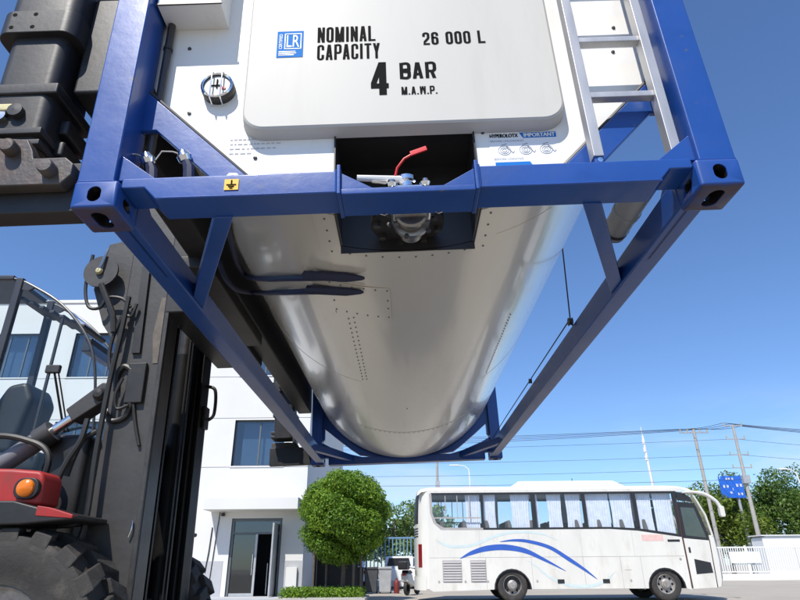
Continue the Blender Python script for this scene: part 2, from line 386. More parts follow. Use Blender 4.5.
# --- corner castings: one mesh with its oval apertures cut through
def casting_mesh():
    b = MB().box(-.081, .081, -.089, .089, -.059, .059).mesh('corner_casting', .012, 3)
    def stad(w, h, n=8):
        r = min(w, h)/2; P = []
        for k in range(2*n):
            t = 2*math.pi*k/(2*n)+math.pi/(2*n); c, s_ = math.cos(t), math.sin(t)
            P.append((c*r+(math.copysign(w/2-r, c) if w > h else 0), s_*r+(math.copysign(h/2-r, s_) if h > w else 0)))
        return P
    o = bpy.data.objects.new('tmp', b); COL.objects.link(o)
    cut = []
    for q in (-1, 1):
        cut += [MB().prism(stad(.050, .066), q*.04, q*.2, 'y'), MB().prism(stad(.066, .046), q*.045, q*.2, 'x'), MB().prism(stad(.058, .110), q*.012, q*.2, 'z')]
    tmps = []
    for i, c in enumerate(cut):
        me = c.mesh('cut', smooth=False); q = bpy.data.objects.new('cut', me); COL.objects.link(q); tmps.append(q)
        md = o.modifiers.new('b', 'BOOLEAN'); md.object = q; md.operation = 'DIFFERENCE'; md.solver = 'EXACT'
    bpy.context.view_layer.update()
    me = bpy.data.meshes.new_from_object(o.evaluated_get(bpy.context.evaluated_depsgraph_get()))
    for q in tmps+[o]: COL.objects.unlink(q); bpy.data.objects.remove(q)
    me.name = 'corner_casting'; me.materials.clear(); me.materials.append(CASTM)
    me.shade_smooth(); me.set_sharp_from_angle(angle=R(34))
    return me
# blue outside, bare rusty steel on the base of the block, near-black inside the apertures
CASTM = bpy.data.materials.new('casting_paint'); CASTM.use_nodes = True
n_ = CASTM.node_tree; b_ = n_.nodes['Principled BSDF']
geo = n_.nodes.new('ShaderNodeTexCoord'); sx = n_.nodes.new('ShaderNodeSeparateXYZ'); n_.links.new(geo.outputs['Object'], sx.inputs[0])
mr_ = n_.nodes.new('ShaderNodeMapRange'); mr_.inputs[1].default_value = -.056; mr_.inputs[2].default_value = -.046
ns_ = n_.nodes.new('ShaderNodeTexNoise'); ns_.inputs['Scale'].default_value = 14; ns_.inputs['Detail'].default_value = 6; n_.links.new(geo.outputs['Object'], ns_.inputs['Vector'])
ad = n_.nodes.new('ShaderNodeMath'); ad.operation = 'MULTIPLY_ADD'; ad.inputs[1].default_value = .012; n_.links.new(ns_.outputs['Fac'], ad.inputs[0]); n_.links.new(sx.outputs['Z'], ad.inputs[2])
n_.links.new(ad.outputs[0], mr_.inputs[0])
ab = [n_.nodes.new('ShaderNodeMath') for _ in range(6)]
for q, (ax, lim) in enumerate((('X', .076), ('Y', .084), ('Z', .054))):
    ab[q].operation = 'ABSOLUTE'; n_.links.new(sx.outputs[ax], ab[q].inputs[0])
    ab[q+3].operation = 'LESS_THAN'; ab[q+3].inputs[1].default_value = lim; n_.links.new(ab[q].outputs[0], ab[q+3].inputs[0])
m_1 = n_.nodes.new('ShaderNodeMath'); m_1.operation = 'MULTIPLY'; n_.links.new(ab[3].outputs[0], m_1.inputs[0]); n_.links.new(ab[4].outputs[0], m_1.inputs[1])
m_2 = n_.nodes.new('ShaderNodeMath'); m_2.operation = 'MULTIPLY'; n_.links.new(m_1.outputs[0], m_2.inputs[0]); n_.links.new(ab[5].outputs[0], m_2.inputs[1])
mi_ = n_.nodes.new('ShaderNodeMixRGB'); mi_.inputs[2].default_value = (.012, .009, .008, 1); n_.links.new(m_2.outputs[0], mi_.inputs[0])
mx_ = n_.nodes.new('ShaderNodeMixRGB'); mx_.inputs[1].default_value = (.06, .032, .022, 1); mx_.inputs[2].default_value = (.011, .063, .28, 1)
n_.links.new(mr_.outputs[0], mx_.inputs[0]); n_.links.new(mx_.outputs[0], mi_.inputs[1]); n_.links.new(mi_.outputs[0], b_.inputs['Base Color']); b_.inputs['Roughness'].default_value = .45
cm = casting_mesh()
HT = 2.591
for sx_ in (-1, 1):
    for y in (.089, CL-.089):
        for z, fl in ((.059, 0), (HT-.059, math.pi)):
            link('corner_casting', cm, tank, loc=(sx_*(CW-.081), y, z), rot=(fl, 0, 0))
# --- posts
for sx_ in (-1, 1):
    MB().prism([(sx_*1.219, .012), (sx_*1.082, .012), (sx_*1.082, .185), (sx_*1.13, .185), (sx_*1.13, .17), (sx_*1.219, .17)], .118, HT-.118, 'z').build('corner_post', BLUE, tank, .006)
    MB().prism([(sx_*1.219, CL-.012), (sx_*1.082, CL-.012), (sx_*1.082, CL-.185), (sx_*1.13, CL-.185), (sx_*1.13, CL-.17), (sx_*1.219, CL-.17)], .118, HT-.118, 'z').build('corner_post', BLUE, tank, .006)
    # gusset between post and cross beam, weld bead along the post foot
    MB().prism([(sx_*1.083, .138), (sx_*1.083, .255), (sx_*.935, .138)], .035, .049).build('corner_gusset', BLUE, tank, .002)
    MB().tube([(sx_*1.214, .010, .119), (sx_*1.078, .010, .119)], .005, 6).build('weld_bead', BLUE, tank)
    # diagonal plate from post to beam under the tank end
    MB().prism([(sx_*1.10, .685), (sx_*.555, .139), (sx_*.70, .139), (sx_*1.02, .46), (sx_*1.10, .46)], .135, .160).build('diagonal_plate', BLUE, tank, .004)
    MB().tube([(sx_*1.085, .158, .682), (sx_*.56, .158, .15)], .011, 8).build('edge_seal', BLACKBOX, tank)
    # bottom side rail, its knee brace, top side rail
    MB().box(sx_*1.055, sx_*1.155, .17, CL-.17, .02, .15).build('bottom_side_rail', BLUE, tank, .008)
    MB().prism([(sx_*.672, .15), (sx_*.745, .15), (sx_*1.06, .86), (sx_*1.06, 1.02)], .035, .11, 'z').build('knee_brace', BLUE, tank, .004)
    MB().prism([(sx_*.672, CL-.15), (sx_*.745, CL-.15), (sx_*1.06, CL-.86), (sx_*1.06, CL-1.02)], .035, .11, 'z').build('knee_brace', BLUE, tank, .004)
    MB().box(sx_*1.12, sx_*1.20, .17, CL-.17, HT-.12, HT-.02).build('top_side_rail', BLUE, tank, .006)
    # inner web plate behind the casting
    MB().prism([(.175, .02), (.60, .02), (.175, .30)], sx_*1.085, sx_*1.097, 'x').build('rail_web', BLUE, tank)
    # front cross beam section with the stepped end
    MB().prism([(sx_*1.058, .138), (sx_*1.058, .094), (sx_*.972, .094), (sx_*.925, .042), (sx_*.247, .042), (sx_*.247, .138)], .022, .165).build('cross_beam', BLUE, tank, .006)
    MB().prism([(.008, .028), (.178, .028), (.178, .156), (.008, .156)], sx_*.247, sx_*.261, 'x').build('beam_end_plate', BLUE, tank, .003)
    MB().prism([(sx_*.247, .128), (sx_*.247, .056), (sx_*.128, .056)], .022, .034).build('beam_gusset', BLUE, tank, .002)
    MB().tube([(sx_*.264, .019, .04), (sx_*.264, .019, .140)], .005, 6).build('weld_bead', BLUE, tank)
MB().prism([(-.247, .030), (.247, .030), (.247, .056), (-.247, .056)], .018, .168).build('beam_centre_plate', BLUE, tank, .004)
MB().box(-.247, .247, .150, .168, .056, .085).build('beam_stiffener', BLUE, tank, .003)
MB().tube([(-.90, .020, .043), (-.66, .019, .041), (-.262, .020, .042)], .0045, 6).build('weld_bead', BLUE, tank)
MB().tube([(.262, .020, .042), (.6, .019, .041), (.93, .020, .043)], .0045, 6).build('weld_bead', BLUE, tank)
# rear end frame
RC, ZC = 1.2, 1.245            # tank radius, axis height
MB().box(-1.0, 1.0, CL-.15, CL-.02, .0, .085).build('cross_beam', BLUE, tank, .005)
MB().box(-1.08, 1.08, CL-.15, CL-.02, HT-.13, HT-.03).build('cross_beam', BLUE, tank, .005)
MB().box(-1.08, 1.08, .02, .15, HT-.13, HT-.03).build('cross_beam', BLUE, tank, .005)
for sx_ in (-1, 1):
    arc = [(sx_*RC*math.sin(R(1+k*3.3))*.997, ZC-RC*math.cos(R(1+k*3.3))*.997) for k in range(21)]
    ring = [(sx_*1.095, .80), (sx_*1.095, .50), (sx_*1.046, .455), (sx_*.90, .335), (sx_*.705, .185), (sx_*.60, .115), (sx_*.3, .075), (sx_*.02, .055)]
    MB().prism(arc+ring, CL-.12, CL-.05).build('saddle_plate', BLUE, tank)
    MB().prism([(sx_*1.10, .10), (sx_*1.10, .29), (sx_*.98, .225), (sx_*.72, .125), (sx_*.50, .07), (sx_*.90, .07)], CL-.14, CL-.05).build('corner_gusset', BLUE, tank, .003)
    MB().prism([(sx_*1.10, .27), (sx_*1.10, .52), (sx_*1.052, .455), (sx_*1.052, .33)], CL-.13, CL-.05).build('corner_gusset', BLUE, tank, .003)
# --- cladding: curved sheets. angle measured from straight down
def sheet(t0, t1, y0, y1, r, th=.003, nt_=None, ny=1):
    b = MB(); nt_ = nt_ or max(2, int(abs(t1-t0)/2.5))
    for rr in (r, r-th):
        for j in range(ny+1):
            for k in range(nt_+1):
                t = R(t0+(t1-t0)*k/nt_); b.v.append(Vector((rr*math.sin(t), y0+(y1-y0)*j/ny, ZC-rr*math.cos(t))))
    w = nt_+1; N = w*(ny+1)
    for j in range(ny):
        for k in range(nt_):
            a = j*w+k; b.f.append((a, a+1, a+w+1, a+w)); b.f.append((N+a, N+a+w, N+a+w+1, N+a+1))
    for k in range(nt_):
        b.f.append((k, N+k, N+k+1, k+1)); e = ny*w+k; b.f.append((e, e+1, N+e+1, N+e))
    for j in range(ny):
        a = j*w; b.f.append((a, a+w, N+a+w, N+a)); a += nt_; b.f.append((a, N+a, N+a+w, a+w))
    return b
YP = .20                       # plane of the end plate
HX, HY, HZ = .287, .48, .482    # valve recess: half width, depth, head height
TH = math.degrees(math.asin(HX/RC))
def panel(t0, t1, y0, y1, r): return sheet(t0, t1, y0, y1, r).build('cladding_panel', CLAD, tank, ang=50)
panel(-95, -TH, YP, HY, RC); panel(TH, 95, YP, HY, RC)
panel(-95, -17, HY, 2.62, RC); panel(-17.05, 33, HY, 4.30, RC+.0015); panel(32.9, 95, HY, 3.1, RC)
panel(-95, -17, 2.615, 4.30, RC+.002); panel(32.9, 95, 3.095, 4.30, RC+.002)
panel(-95, -24, 4.295, CL-.24, RC+.003); panel(-24.05, 30, 4.295, CL-.24, RC+.0045); panel(29.9, 95, 4.295, CL-.24, RC+.003)
panel(95, 265, YP, CL-.24, RC)
# rear dished end
MB().lathe([(RC, 0), (RC*.985, .05), (RC*.93, .10), (RC*.8, .14), (RC*.4, .17), (.001, .18)], (0, CL-.26, ZC), (0, 1, 0), 64).build('tank_end', CLAD, tank, ang=60)
# end plate with the recess notched out
P = []
nA = 72
for k in range(nA+1):
    t = R(TH+(360-2*TH)*k/nA); P.append((RC*math.sin(t), ZC-RC*math.cos(t)))
P += [(-HX, HZ), (HX, HZ)]
MB().prism(P, YP, YP+.006).build('end_plate', WHITEP, tank, smooth=False)
# band around the rim of the end plate
# raised panel on the end
bm_pad = MB(); o1 = rrect(-.682, .682, .437, 2.15, .10, 8); o2 = rrect(-.672, .672, .450, 2.137, .092, 8); o3 = rrect(-.664, .664, .459, 2.13, .085, 8)
n1 = len(o1); bm_pad.v = [Vector((x, YP-.001, z)) for x, z in o1]+[Vector((x, .142, z)) for x, z in o2]+[Vector((x, .136, z)) for x, z in o3]
for q in (0, 1):
    for k in range(n1): bm_pad.f.append((q*n1+k, q*n1+(k+1) % n1, (q+1)*n1+(k+1) % n1, (q+1)*n1+k))
bm_pad.f.append(tuple(range(2*n1, 3*n1)))
bm_pad.build('raised_panel', PADP, tank, ang=30)
MB().box(-.20, .20, .17, YP, 2.16, 2.3).build('upper_bracket', WHITEP, tank)
# valve recess
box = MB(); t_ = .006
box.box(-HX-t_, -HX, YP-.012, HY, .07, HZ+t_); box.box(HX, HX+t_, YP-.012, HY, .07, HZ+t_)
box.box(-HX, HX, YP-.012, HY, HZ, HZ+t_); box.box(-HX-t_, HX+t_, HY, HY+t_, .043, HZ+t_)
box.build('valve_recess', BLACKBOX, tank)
tr = sheet(-TH-5, -TH, YP+.03, HY+.09, RC+.005); tr.build('recess_trim', CLAD, tank, ang=50)
sheet(TH, TH+5, YP+.03, HY+.09, RC+.005).build('recess_trim', CLAD, tank, ang=50)
sheet(-TH, TH, HY+.006, HY+.09, RC+.0052).build('recess_trim', CLAD, tank, ang=50)
sheet(-19.5, -4.2, .86, 1.24, RC+.0068).build('patch_plate', CLAD, tank, ang=50)
sheet(-25, -19.5, .80, 1.30, RC+.005).build('patch_plate', CLAD, tank, ang=50)

# rivets: too small to pick apart, one part
rv = MB()
def rivet(t, y, r=RC+.003, s=.0055):
    t = R(t); nrm = Vector((math.sin(t), 0, -math.cos(t))); c = Vector((r*nrm.x, y, ZC+r*nrm.z))
    rv.lathe([(s, -.002), (s*.8, .0025), (.0003, .004)], c, nrm, 6)
for k in range(17):
    rivet(-14.6, 1.30+k*.075); rivet(-16.2, 1.335+k*.075)
for k in range(26): rivet(34.2, 1.75+k*.05)
for k in range(22): rivet(-23+k*2.4, 4.33, RC+.005)
for k in range(6):
    rivet(-18.9+k*2.8, .88, RC+.008); rivet(-18.9+k*2.8, 1.22, RC+.008)
for y in (1.0, 1.1): rivet(-4.9, y, RC+.008); rivet(-18.9, y, RC+.008)
for y in (.27, .36, .45, .54): rivet(-TH-2.5, y, RC+.006); rivet(TH+2.5, y, RC+.006)
for k in range(8): rivet(-TH+1.5+k*3.5, HY+.05, RC+.006)
rivet(0, 3.3); rivet(2, 5.2)
rv.build('rivets', mat('dull_rivet', (.16, .15, .14), .4, .6), tank, kind='stuff')
br = MB()
for x, z in ((.96, .87), (.99, 1.02), (1.03, .62), (.94, .51), (-.92, .60), (-.96, .98), (-.62, .35), (.33, .44), (-.29, .497), (.0, .497), (.20, .497)):
    br.lathe([(.009, 0), (.008, .005), (.0005, .007)], (x, YP, z), (0, -1, 0), 8)
br.build('plate_bolts', GREASE, tank, kind='stuff')

# straps/hoses lying under the tank on the spreader side
def onr(t, y, off=.02): t = R(t); return Vector(((RC+off)*math.sin(t), y, ZC-(RC+off)*math.cos(t)))
def hose(path, name='heating_hose'):
    h = MB().tube(path, .017, 8).build(name, NAVY, tank)
    return h
def cylhit(px, py, off=.02):
    d = TMi.to_3x3() @ ray(px, py); o = TMi @ CAM; q = Vector((o.x, 0, o.z-ZC)); e2 = Vector((d.x, 0, d.z)); rr = RC+off
    a = e2.dot(e2); b = 2*q.dot(e2); c = q.dot(q)-rr*rr
    return o + d*((-b-math.sqrt(max(0, b*b-4*a*c)))/(2*a))
def sm(P, n=5):
    out = []
    for i in range(len(P)-1):
        a = P[max(i-1, 0)]; b = P[i]; c = P[i+1]; d = P[min(i+2, len(P)-1)]
        for k in range(n):
            t = k/n; out.append(.5*((2*b)+(c-a)*t+(2*a-5*b+4*c-d)*t*t+(3*b-a-3*c+d)*t**3))
    return out+[P[-1]]
pa = sm([cylhit(*q) for q in ((227, 222), (231, 240), (237, 262), (247, 276), (265, 279), (285, 278.5), (310, 278), (335, 277), (350, 277.5))])
pb = sm([cylhit(*q) for q in ((219, 262), (226, 279), (238, 290), (255, 292.5), (280, 292.5), (310, 291.5), (335, 291), (350, 291.5))])
for pth in (pa, pb):
    h = hose(pth)
    e = pth[-1]; d = (pth[-1]-pth[-2]).normalized()
    MB().tube([e-d*.25, e-d*.245, e-d*.02, e+d*.06, e+d*.075], [.018, .025, .025, .012, .006], 8).build('hose_fitting', NAVY, h)

# --- things fixed on the end
# thermometer dial
dial = MB().lathe([(.072, 0), (.072, .03), (.066, .045), (.058, .047), (.056, .038)], (-.80, YP+.002, .715), (0, -1, 0), 28).build('dial_gauge', GREASE, tank)
MB().lathe([(.0565, .0), (.0565, .002)], (-.80, YP-.036, .715), (0, -1, 0), 28, cap=True).build('dial_face', GAUGE, dial)
dn = MB().box(-.803, -.797, YP-.042, YP-.040, .70, .75); dn.box(-.83, -.78, YP-.042, YP-.040, .713, .718); dn.build('dial_needle', INK, dial)
MB().box(-.778, -.762, YP-.042, YP-.040, .694, .704).build('dial_mark', REDSTRAP, dial)
gd = MB()
for dx in (-.022, .022): gd.tube([(-.80+dx, YP, .715+.082), (-.80+dx, YP-.052, .715+.074), (-.80+dx, YP-.056, .715), (-.80+dx, YP-.052, .715-.074), (-.80+dx, YP, .715-.082)], .003, 6)
gd.build('dial_guard', CHROME, dial)
MB().lathe([(.066, .040), (.070, .046), (.064, .050), (.058, .046)], (-.80, YP+.002, .715), (0, -1, 0), 28).build('dial_bezel', CHROME, dial)
# document box hung high on the plate: lit face above, shaded base
MB().prism([(-1.072, 1.10), (-.79, 1.10), (-.79, 1.62), (-1.072, 1.62)], .062, YP).build('placard_holder', WHITEP, tank, .002)
MB().box(-1.078, -.784, .055, .062, 1.095, 1.103).build('holder_lip', GREASE, tank)
# conduit down the post
cd = MB().tube([(-1.045, .172, .16), (-1.045, .172, 1.0), (-1.045, .172, 2.3)], .017, 10).build('conduit', GREASE, tank)
for z in (.58, .95): MB().tube([(-1.045, .172, z-.008), (-1.045, .172, z+.008)], .021, 10).build('conduit_clip', BLACKBOX, cd)
# chain keepers standing on the beam by the post
for x, z, tx in ((-1.02, .285, -.12), (-.875, .29, -.12)):
    k = MB().tube([(x+.03, .12, .138), (x+.018, .12, z-.04), (x, .12, z+.005)], [.024, .022, .016], 8).build('valve_stem', NAVY, tank)
    MB().lathe([(.002, -.028), (.026, -.018), (.030, .004), (.018, .026), (.002, .032)], (x-.005, .12, z+.014), (-.3, -.4, 1), 12).build('valve_cap', CHROME, k)
    MB().tube([(x-.01, .115, z+.02), (x-.05, .11, z+.035), (x-.09, .10, z+.03), (x-.11, .10, z-.01)], .0035, 6).build('wire_loop', STEEL, k)
MB().box(-.97, -.88, .06, .14, .137, .147).build('base_block', WHITEP, tank, .002)
MB().box(-.80, -.73, .06, .14, .137, .147).build('base_block', WHITEP, tank, .002)
# earth stud and its sticker
lug = MB().prism(rrect(-.702, -.648, .13, .205, .02), .10, .112).build('earth_lug', STEEL, tank, .002)
MB().lathe([(.013, 0), (.013, .006), (.001, .007)], (-.673, .10, .178), (0, -1, 0), 12).build('lug_hole', BLACKBOX, lug)
stk = MB().box(-.675, -.623, .0185, .0212, .068, .115).build('earth_sticker', YELLOW, tank)
e = MB(); e.box(-.651, -.646, .0165, .0175, .092, .110); e.box(-.667, -.631, .0165, .0175, .088, .092); e.box(-.660, -.638, .0165, .0175, .080, .084); e.box(-.655, -.643, .0165, .0175, .073, .076)
e.build('earth_symbol', INK, stk)

# lettering
YT = .1345
block_text('NOMINAL', -.366, -.108, .920, 1.012, YT, 'lettering', INK, tank)
block_text('CAPACITY', -.366, -.090, .815, .905, YT, 'lettering', INK, tank)
block_text('26 000 L', .100, .378, .884, .960, YT, 'lettering', INK, tank)
block_text('4', -.133, -.057, .605, .790, YT, 'lettering', INK, tank, .42)
block_text('BAR', -.008, .148, .690, .782, YT, 'lettering', INK, tank, .34)
block_text('M.A.W.P.', -.004, .148, .602, .645, YT, 'lettering', INK, tank, .36)
lr = MB().box(-.545, -.429, YT, YT+.001, .838, .995).build('certificate_sticker', STICKB, tank)
fr_ = MB()
for a in ((-.512, -.437, .976, .980), (-.512, -.437, .886, .890), (-.512, -.508, .890, .976), (-.441, -.437, .890, .976)): fr_.box(a[0], a[1], YT-.0012, YT-.0008, a[2], a[3])
for z in (.869, .859, .849): fr_.box(-.536, -.455-.02*random.random(), YT-.0012, YT-.0008, z, z+.005)
fr_.build('sticker_print', STICKW, lr)
text_mesh('LR', -.502, -.446, .898, .970, YT-.001, 'sticker_lettering', STICKW, lr, .0)
text_mesh('CERTIFIED', -.536, -.522, .888, .978, YT-.001, 'sticker_lettering', STICKW, lr, .0, True)
# small notices
YN = YP-.0015
nt1 = MB()
for r_ in range(4):
    x = -.73; z = .445-r_*.024-.004*0
    while x < -.73+(.19, .21, .19, .08)[r_]:
        w = random.uniform(.008, .022); nt1.box(x, x+w, YN, YN+.0005, z, z+.006); x += w+random.uniform(.004, .009)
nt1.build('small_notice', mat('faint_print', (.50, .50, .52), .8, spec=.1), tank)
st = MB().box(.352, .640, YN, YN+.0008, .235, .434).build('notice_sticker', STICKW, tank)
text_mesh('HYPEROLOTX', .358, .475, .409, .427, YN-.001, 'sticker_lettering', INK, st, .0012)
MB().prism([(.482, .432), (.636, .432), (.636, .404), (.496, .404)], YN-.0006, YN-.0002).build('sticker_band', STICKB, st)
text_mesh('IMPORTANT', .500, .630, .408, .427, YN-.0015, 'sticker_lettering', STICKW, st, .0012)
text_mesh('BEFORE UNLOADING', .358, .495, .386, .396, YN-.001, 'sticker_lettering', STICKG, st)
text_mesh('BEFORE LOADING', .366, .485, .294, .304, YN-.001, 'sticker_lettering', STICKG, st)
MB().prism([(.368, .283), (.510, .283), (.525, .255), (.368, .255)], YN-.0006, YN-.0002).build('sticker_band', STICKB, st)
dg = MB()
for cx in (.412, .50, .585):
    for rr in (.026, .017, .009): 
        pts = [(cx+rr*math.cos(t*.5), YN-.001, .342+rr*math.sin(t*.5)*.9) for t in range(14)]
        dg.tube(pts, .0009, 4)
    dg.tube([(cx+.01, YN-.001, .36), (cx+.034, YN-.001, .328), (cx+.04, YN-.001, .338)], .0014, 4)
    dg.tube([(cx-.01, YN-.001, .37), (cx+.012, YN-.001, .376)], .0014, 4)
dg.build('sticker_diagram', STICKG, st)

# --- ladder on the end
lad = MB()
def chan(x):
    return MB().prism([(x-.020, .055), (x+.020, .055), (x+.020, .105), (x+.015, .105), (x+.015, .061), (x-.015, .061), (x-.015, .105), (x-.020, .105)], .19, 2.45, 'z')
chan(.735).build('ladder_stile', ALU, tank, .003)
chan(1.035).build('ladder_stile', ALU, tank, .003)
for k in range(7):
    z = .502+k*.305
    MB().prism([(.066, z-.014), (.066, z+.012), (.072, z+.017), (.103, z+.017), (.103, z-.014)], .754, 1.016, 'x').build('ladder_rung', ALU, tank, .003)
for x in (.735, 1.035):
    f = MB().box(x-.016, x+.016, .062, .10, .137, .20).build('ladder_foot', BLUE if x < .9 else BLACK, tank, .003)
    MB().lathe([(.011, 0), (.011, .012), (.001, .013)], (x, .062, .168), (0, -1, 0), 8).build('bolt', CHROME, f)

# --- bottom outlet valve in the recess
vb = MB().lathe([(.155, 0), (.155, .03), (.135, .032), (.13, .05)], (.0, .36, .10), (0, 0, 1), 32, cap=True).build('outlet_flange', BLACK, tank)
for k in range(8):
    t = k*math.pi/4+.2; MB().lathe([(.016, 0), (.016, -.022), (.002, -.024)], (.13*math.cos(t), .36+.13*math.sin(t), .10), (0, 0, 1), 6).build('flange_bolt', GREASE, vb)
body = MB().lathe([(.001, 0), (.058, 0), (.066, .008), (.066, .022), (.055, .026), (.055, .05), (.078, .055), (.078, .075), (.05, .08), (.05, .16)], (.012, .20, .062), (0, 1, 0), 28).build('outlet_coupling', mat('dull_steel', (.30, .29, .28), .34, .9, var=.2, scale=20), tank)
MB().prism(rrect(-.070, .094, .045, .118, .018), .185, .245).build('coupling_block', STEEL, body, .006)
MB().box(-.036, .060, .179, .1855, .060, .088).build('coupling_slot', BLACKBOX, body, .003)
for q in (-1, 1):
    ax_ = .012+q*.098
    lv = MB().tube([(ax_, .19, .125), (ax_+q*.012, .175, .09), (ax_+q*.004, .165, .045)], [.013, .012, .008], 8).build('cam_lever', STEEL, body)
    MB().lathe([(.018, -.008), (.021, 0), (.018, .008)], (ax_, .19, .13), (1, 0, 0), 12, cap=True).build('lever_pivot', CHROME, lv)
    MB().tube([(ax_+q*.004, .165, .045), (ax_+q*.02, .16, .03), (ax_+q*.005, .155, .022), (ax_-q*.008, .16, .034), (ax_+q*.004, .165, .045)], .0028, 6).build('pull_ring', STEEL, lv)
for k in range(6):
    t = k*math.pi/3+.3
    MB().lathe([(.010, 0), (.010, .014), (.001, .015)], (.012+.092*math.cos(t), .262, .062+.080*math.sin(t)), (0, -1, 0), 6).build('coupling_bolt', GREASE, body)
MB().lathe([(.045, 0), (.06, .02), (.06, .05), (.045, .07), (.04, .14)], (.012, .33, .06), (0, 0, 1), 24).build('valve_elbow', STEEL, tank)
MB().box(-.070, .085, .19, .25, .165, .186).build('valve_bridge', CHROME, tank, .006)
for x in (-.060, .075): MB().lathe([(.002, -.022), (.018, -.016), (.024, 0), (.018, .016), (.002, .022)], (x, .19, .186), (0, 0, 1), 14).build('bridge_nut', CHROME, tank)
MB().tube([(.10, .2, .12), (.15, .19, .10), (.17, .2, .085)], .008, 8).build('drain_lever', STEEL, tank)
up = MB().lathe([(.035, 0), (.035, .05), (.045, .055), (.045, .075), (.02, .08), (.001, .08)], (-.0, .25, .175), (0, 0, 1), 16).build('valve_neck', CHROME, tank)
MB().lathe([(.02, 0), (.02, .05), (.014, .055), (.001, .056)], (.06, .26, .155), (0, 0, 1), 12).build('valve_neck', STEEL, tank)
hd = MB().tube([(.01, .24, .226), (-.03, .22, .232), (-.20, .20, .232)], [.022, .016, .013], 10).build('valve_handle', mat('white_handle', (.78, .77, .75), .35, .2, var=.04), tank)
MB().tube([(-.03, .215, .216), (-.09, .2, .20), (-.14, .2, .212)], .005, 6).build('handle_latch', STEEL, hd)
s1 = MB().tube([(-.045, .21, .238), (-.035, .2, .275), (-.005, .19, .312), (.03, .185, .33)], .0055, 8).build('seal_strap', REDSTRAP, tank)
MB().prism([(.022, .318), (.092, .345), (.086, .366), (.018, .340)], .178, .185).build('seal_tag', REDSTRAP, s1, .002)

# --- document tube inside the rail, remote closure cable
dt = MB().lathe([(.001, 0), (.054, .0), (.058, .01), (.058, .20), (.063, .20), (.063, .225), (.058, .225), (.058, .40), (.001, .40)], (.985, .26, .20), (0, 1, 0), 28).build('document_tube', GALV, tank)
MB().lathe([(.061, 0), (.061, .02)], (.985, .61, .20), (0, 1, 0), 28).build('tube_band', GREASE, dt)
cab = MB().tube([(.735, .448, .2), (.92, 1.0, .5), (.96, 1.1, .75)], .004, 6)
pul = MB().lathe([(.028, -.012), (.02, -.004), (.02, .004), (.028, .012)], (1.045, 1.72, .172), (1, 0, 0), 16, cap=True).build('cable_pulley', BLACKBOX, tank)
MB().tube([(1.04, 1.70, .175), (1.04, 1.62, .60), (1.04, 1.56, 1.0)], .0045, 6).build('closure_cable', HOSE, tank)
MB().lathe([(.024, -.01), (.018, -.004), (.018, .004), (.024, .01)], (1.045, 3.05, .175), (1, 0, 0), 14, cap=True).build('cable_pulley', BLACKBOX, tank)
MB().tube([(1.045, 1.74, .19), (1.06, 4.4, .20), (1.07, 5.6, .2)], .0045, 6).build('closure_cable', HOSE, tank)

# ================================================================== lift truck (mast leans back with the load; spreader grips the container's side)
FO = Vector((-2.9, 3.05, 0))
truck = thing('lift_truck', 'black and red container lift truck with tall dark mast and glazed cab', 'lift truck', FO)
TT = Matrix.Translation(-FO) @ TM            # leaning frame -> truck local
TG = Matrix.Translation(-FO)                 # world -> truck local
def tl(b, name, m, parent=None, bevel=0, **k): return b.xf(TT).build(name, m, parent or truck, bevel, **k)
def tw(b, name, m, parent=None, bevel=0, **k): return b.xf(TG).build(name, m, parent or truck, bevel, **k)
DEEP = mat('shaded_black', (.004, .004, .004), .5, var=.4, scale=6, spec=.25, dirt=(.015, .013, .011), dscale=4, damt=.3)  # extra dark black: shade inside the mast is put into the colour
ZB = -2.0                                    # foot of the mast in leaning coordinates
ZT = 2.9
# outer mast channels
for y0, s in ((2.36, 1), (3.66, -1)):
    fx = 0 if s > 0 else -.07
    ch = tl(MB().box(-2.15, -1.80+fx, y0, y0+s*.035, ZB, ZT), 'mast_channel', GREYM, bevel=.006)
    tl(MB().box(-1.832+fx, -1.800+fx, y0-s*.006, y0+s*.20, ZB, ZT), 'mast_flange', GREASE if s > 0 else DEEP, bevel=.004)
    tl(MB().box(-2.15, -2.118, y0+s*.035, y0+s*.20, ZB, ZT), 'mast_flange', DEEP)
    # inner mast
    tl(MB().box(-2.10, -1.83+fx, y0+s*.10, y0+s*.13, ZB+.15, ZT), 'inner_mast', DEEP)
    tl(MB().box(-1.87+fx, -1.835+fx, y0+s*.08, y0+s*.26, ZB+.15, ZT), 'inner_mast', DEEP, bevel=.004)
    tl(MB().box(-2.05, -1.86+fx, y0+s*.22, y0+s*.25, ZB+.2, ZT), 'inner_mast', DEEP)
    # lift cylinder and chain
    tl(MB().cyl((-2.0, y0+s*.36, ZB+.1), (-2.0, y0+s*.36, .6), .075, n=18), 'lift_cylinder', DEEP)
    tl(MB().cyl((-2.0, y0+s*.36, .6), (-2.0, y0+s*.36, ZT), .05, n=18), 'lift_rod', GREASE)
    for k in range(2):
        tl(MB().box(-1.93+.03*k, -1.915+.03*k, y0+s*.44, y0+s*.47, ZB+.3, ZT), 'lift_chain', DEEP)
for z in (ZB+.1, -1.15, -.35, ZT-.25):
    tl(MB().box(-2.14, -2.06, 2.40, 3.62, z, z+.16), 'mast_crossbar', BLACK, bevel=.01)
tl(MB().box(-2.0, -1.9, 2.60, 3.50, ZB+.05, ZB+.3), 'mast_crossbar', DEEP)
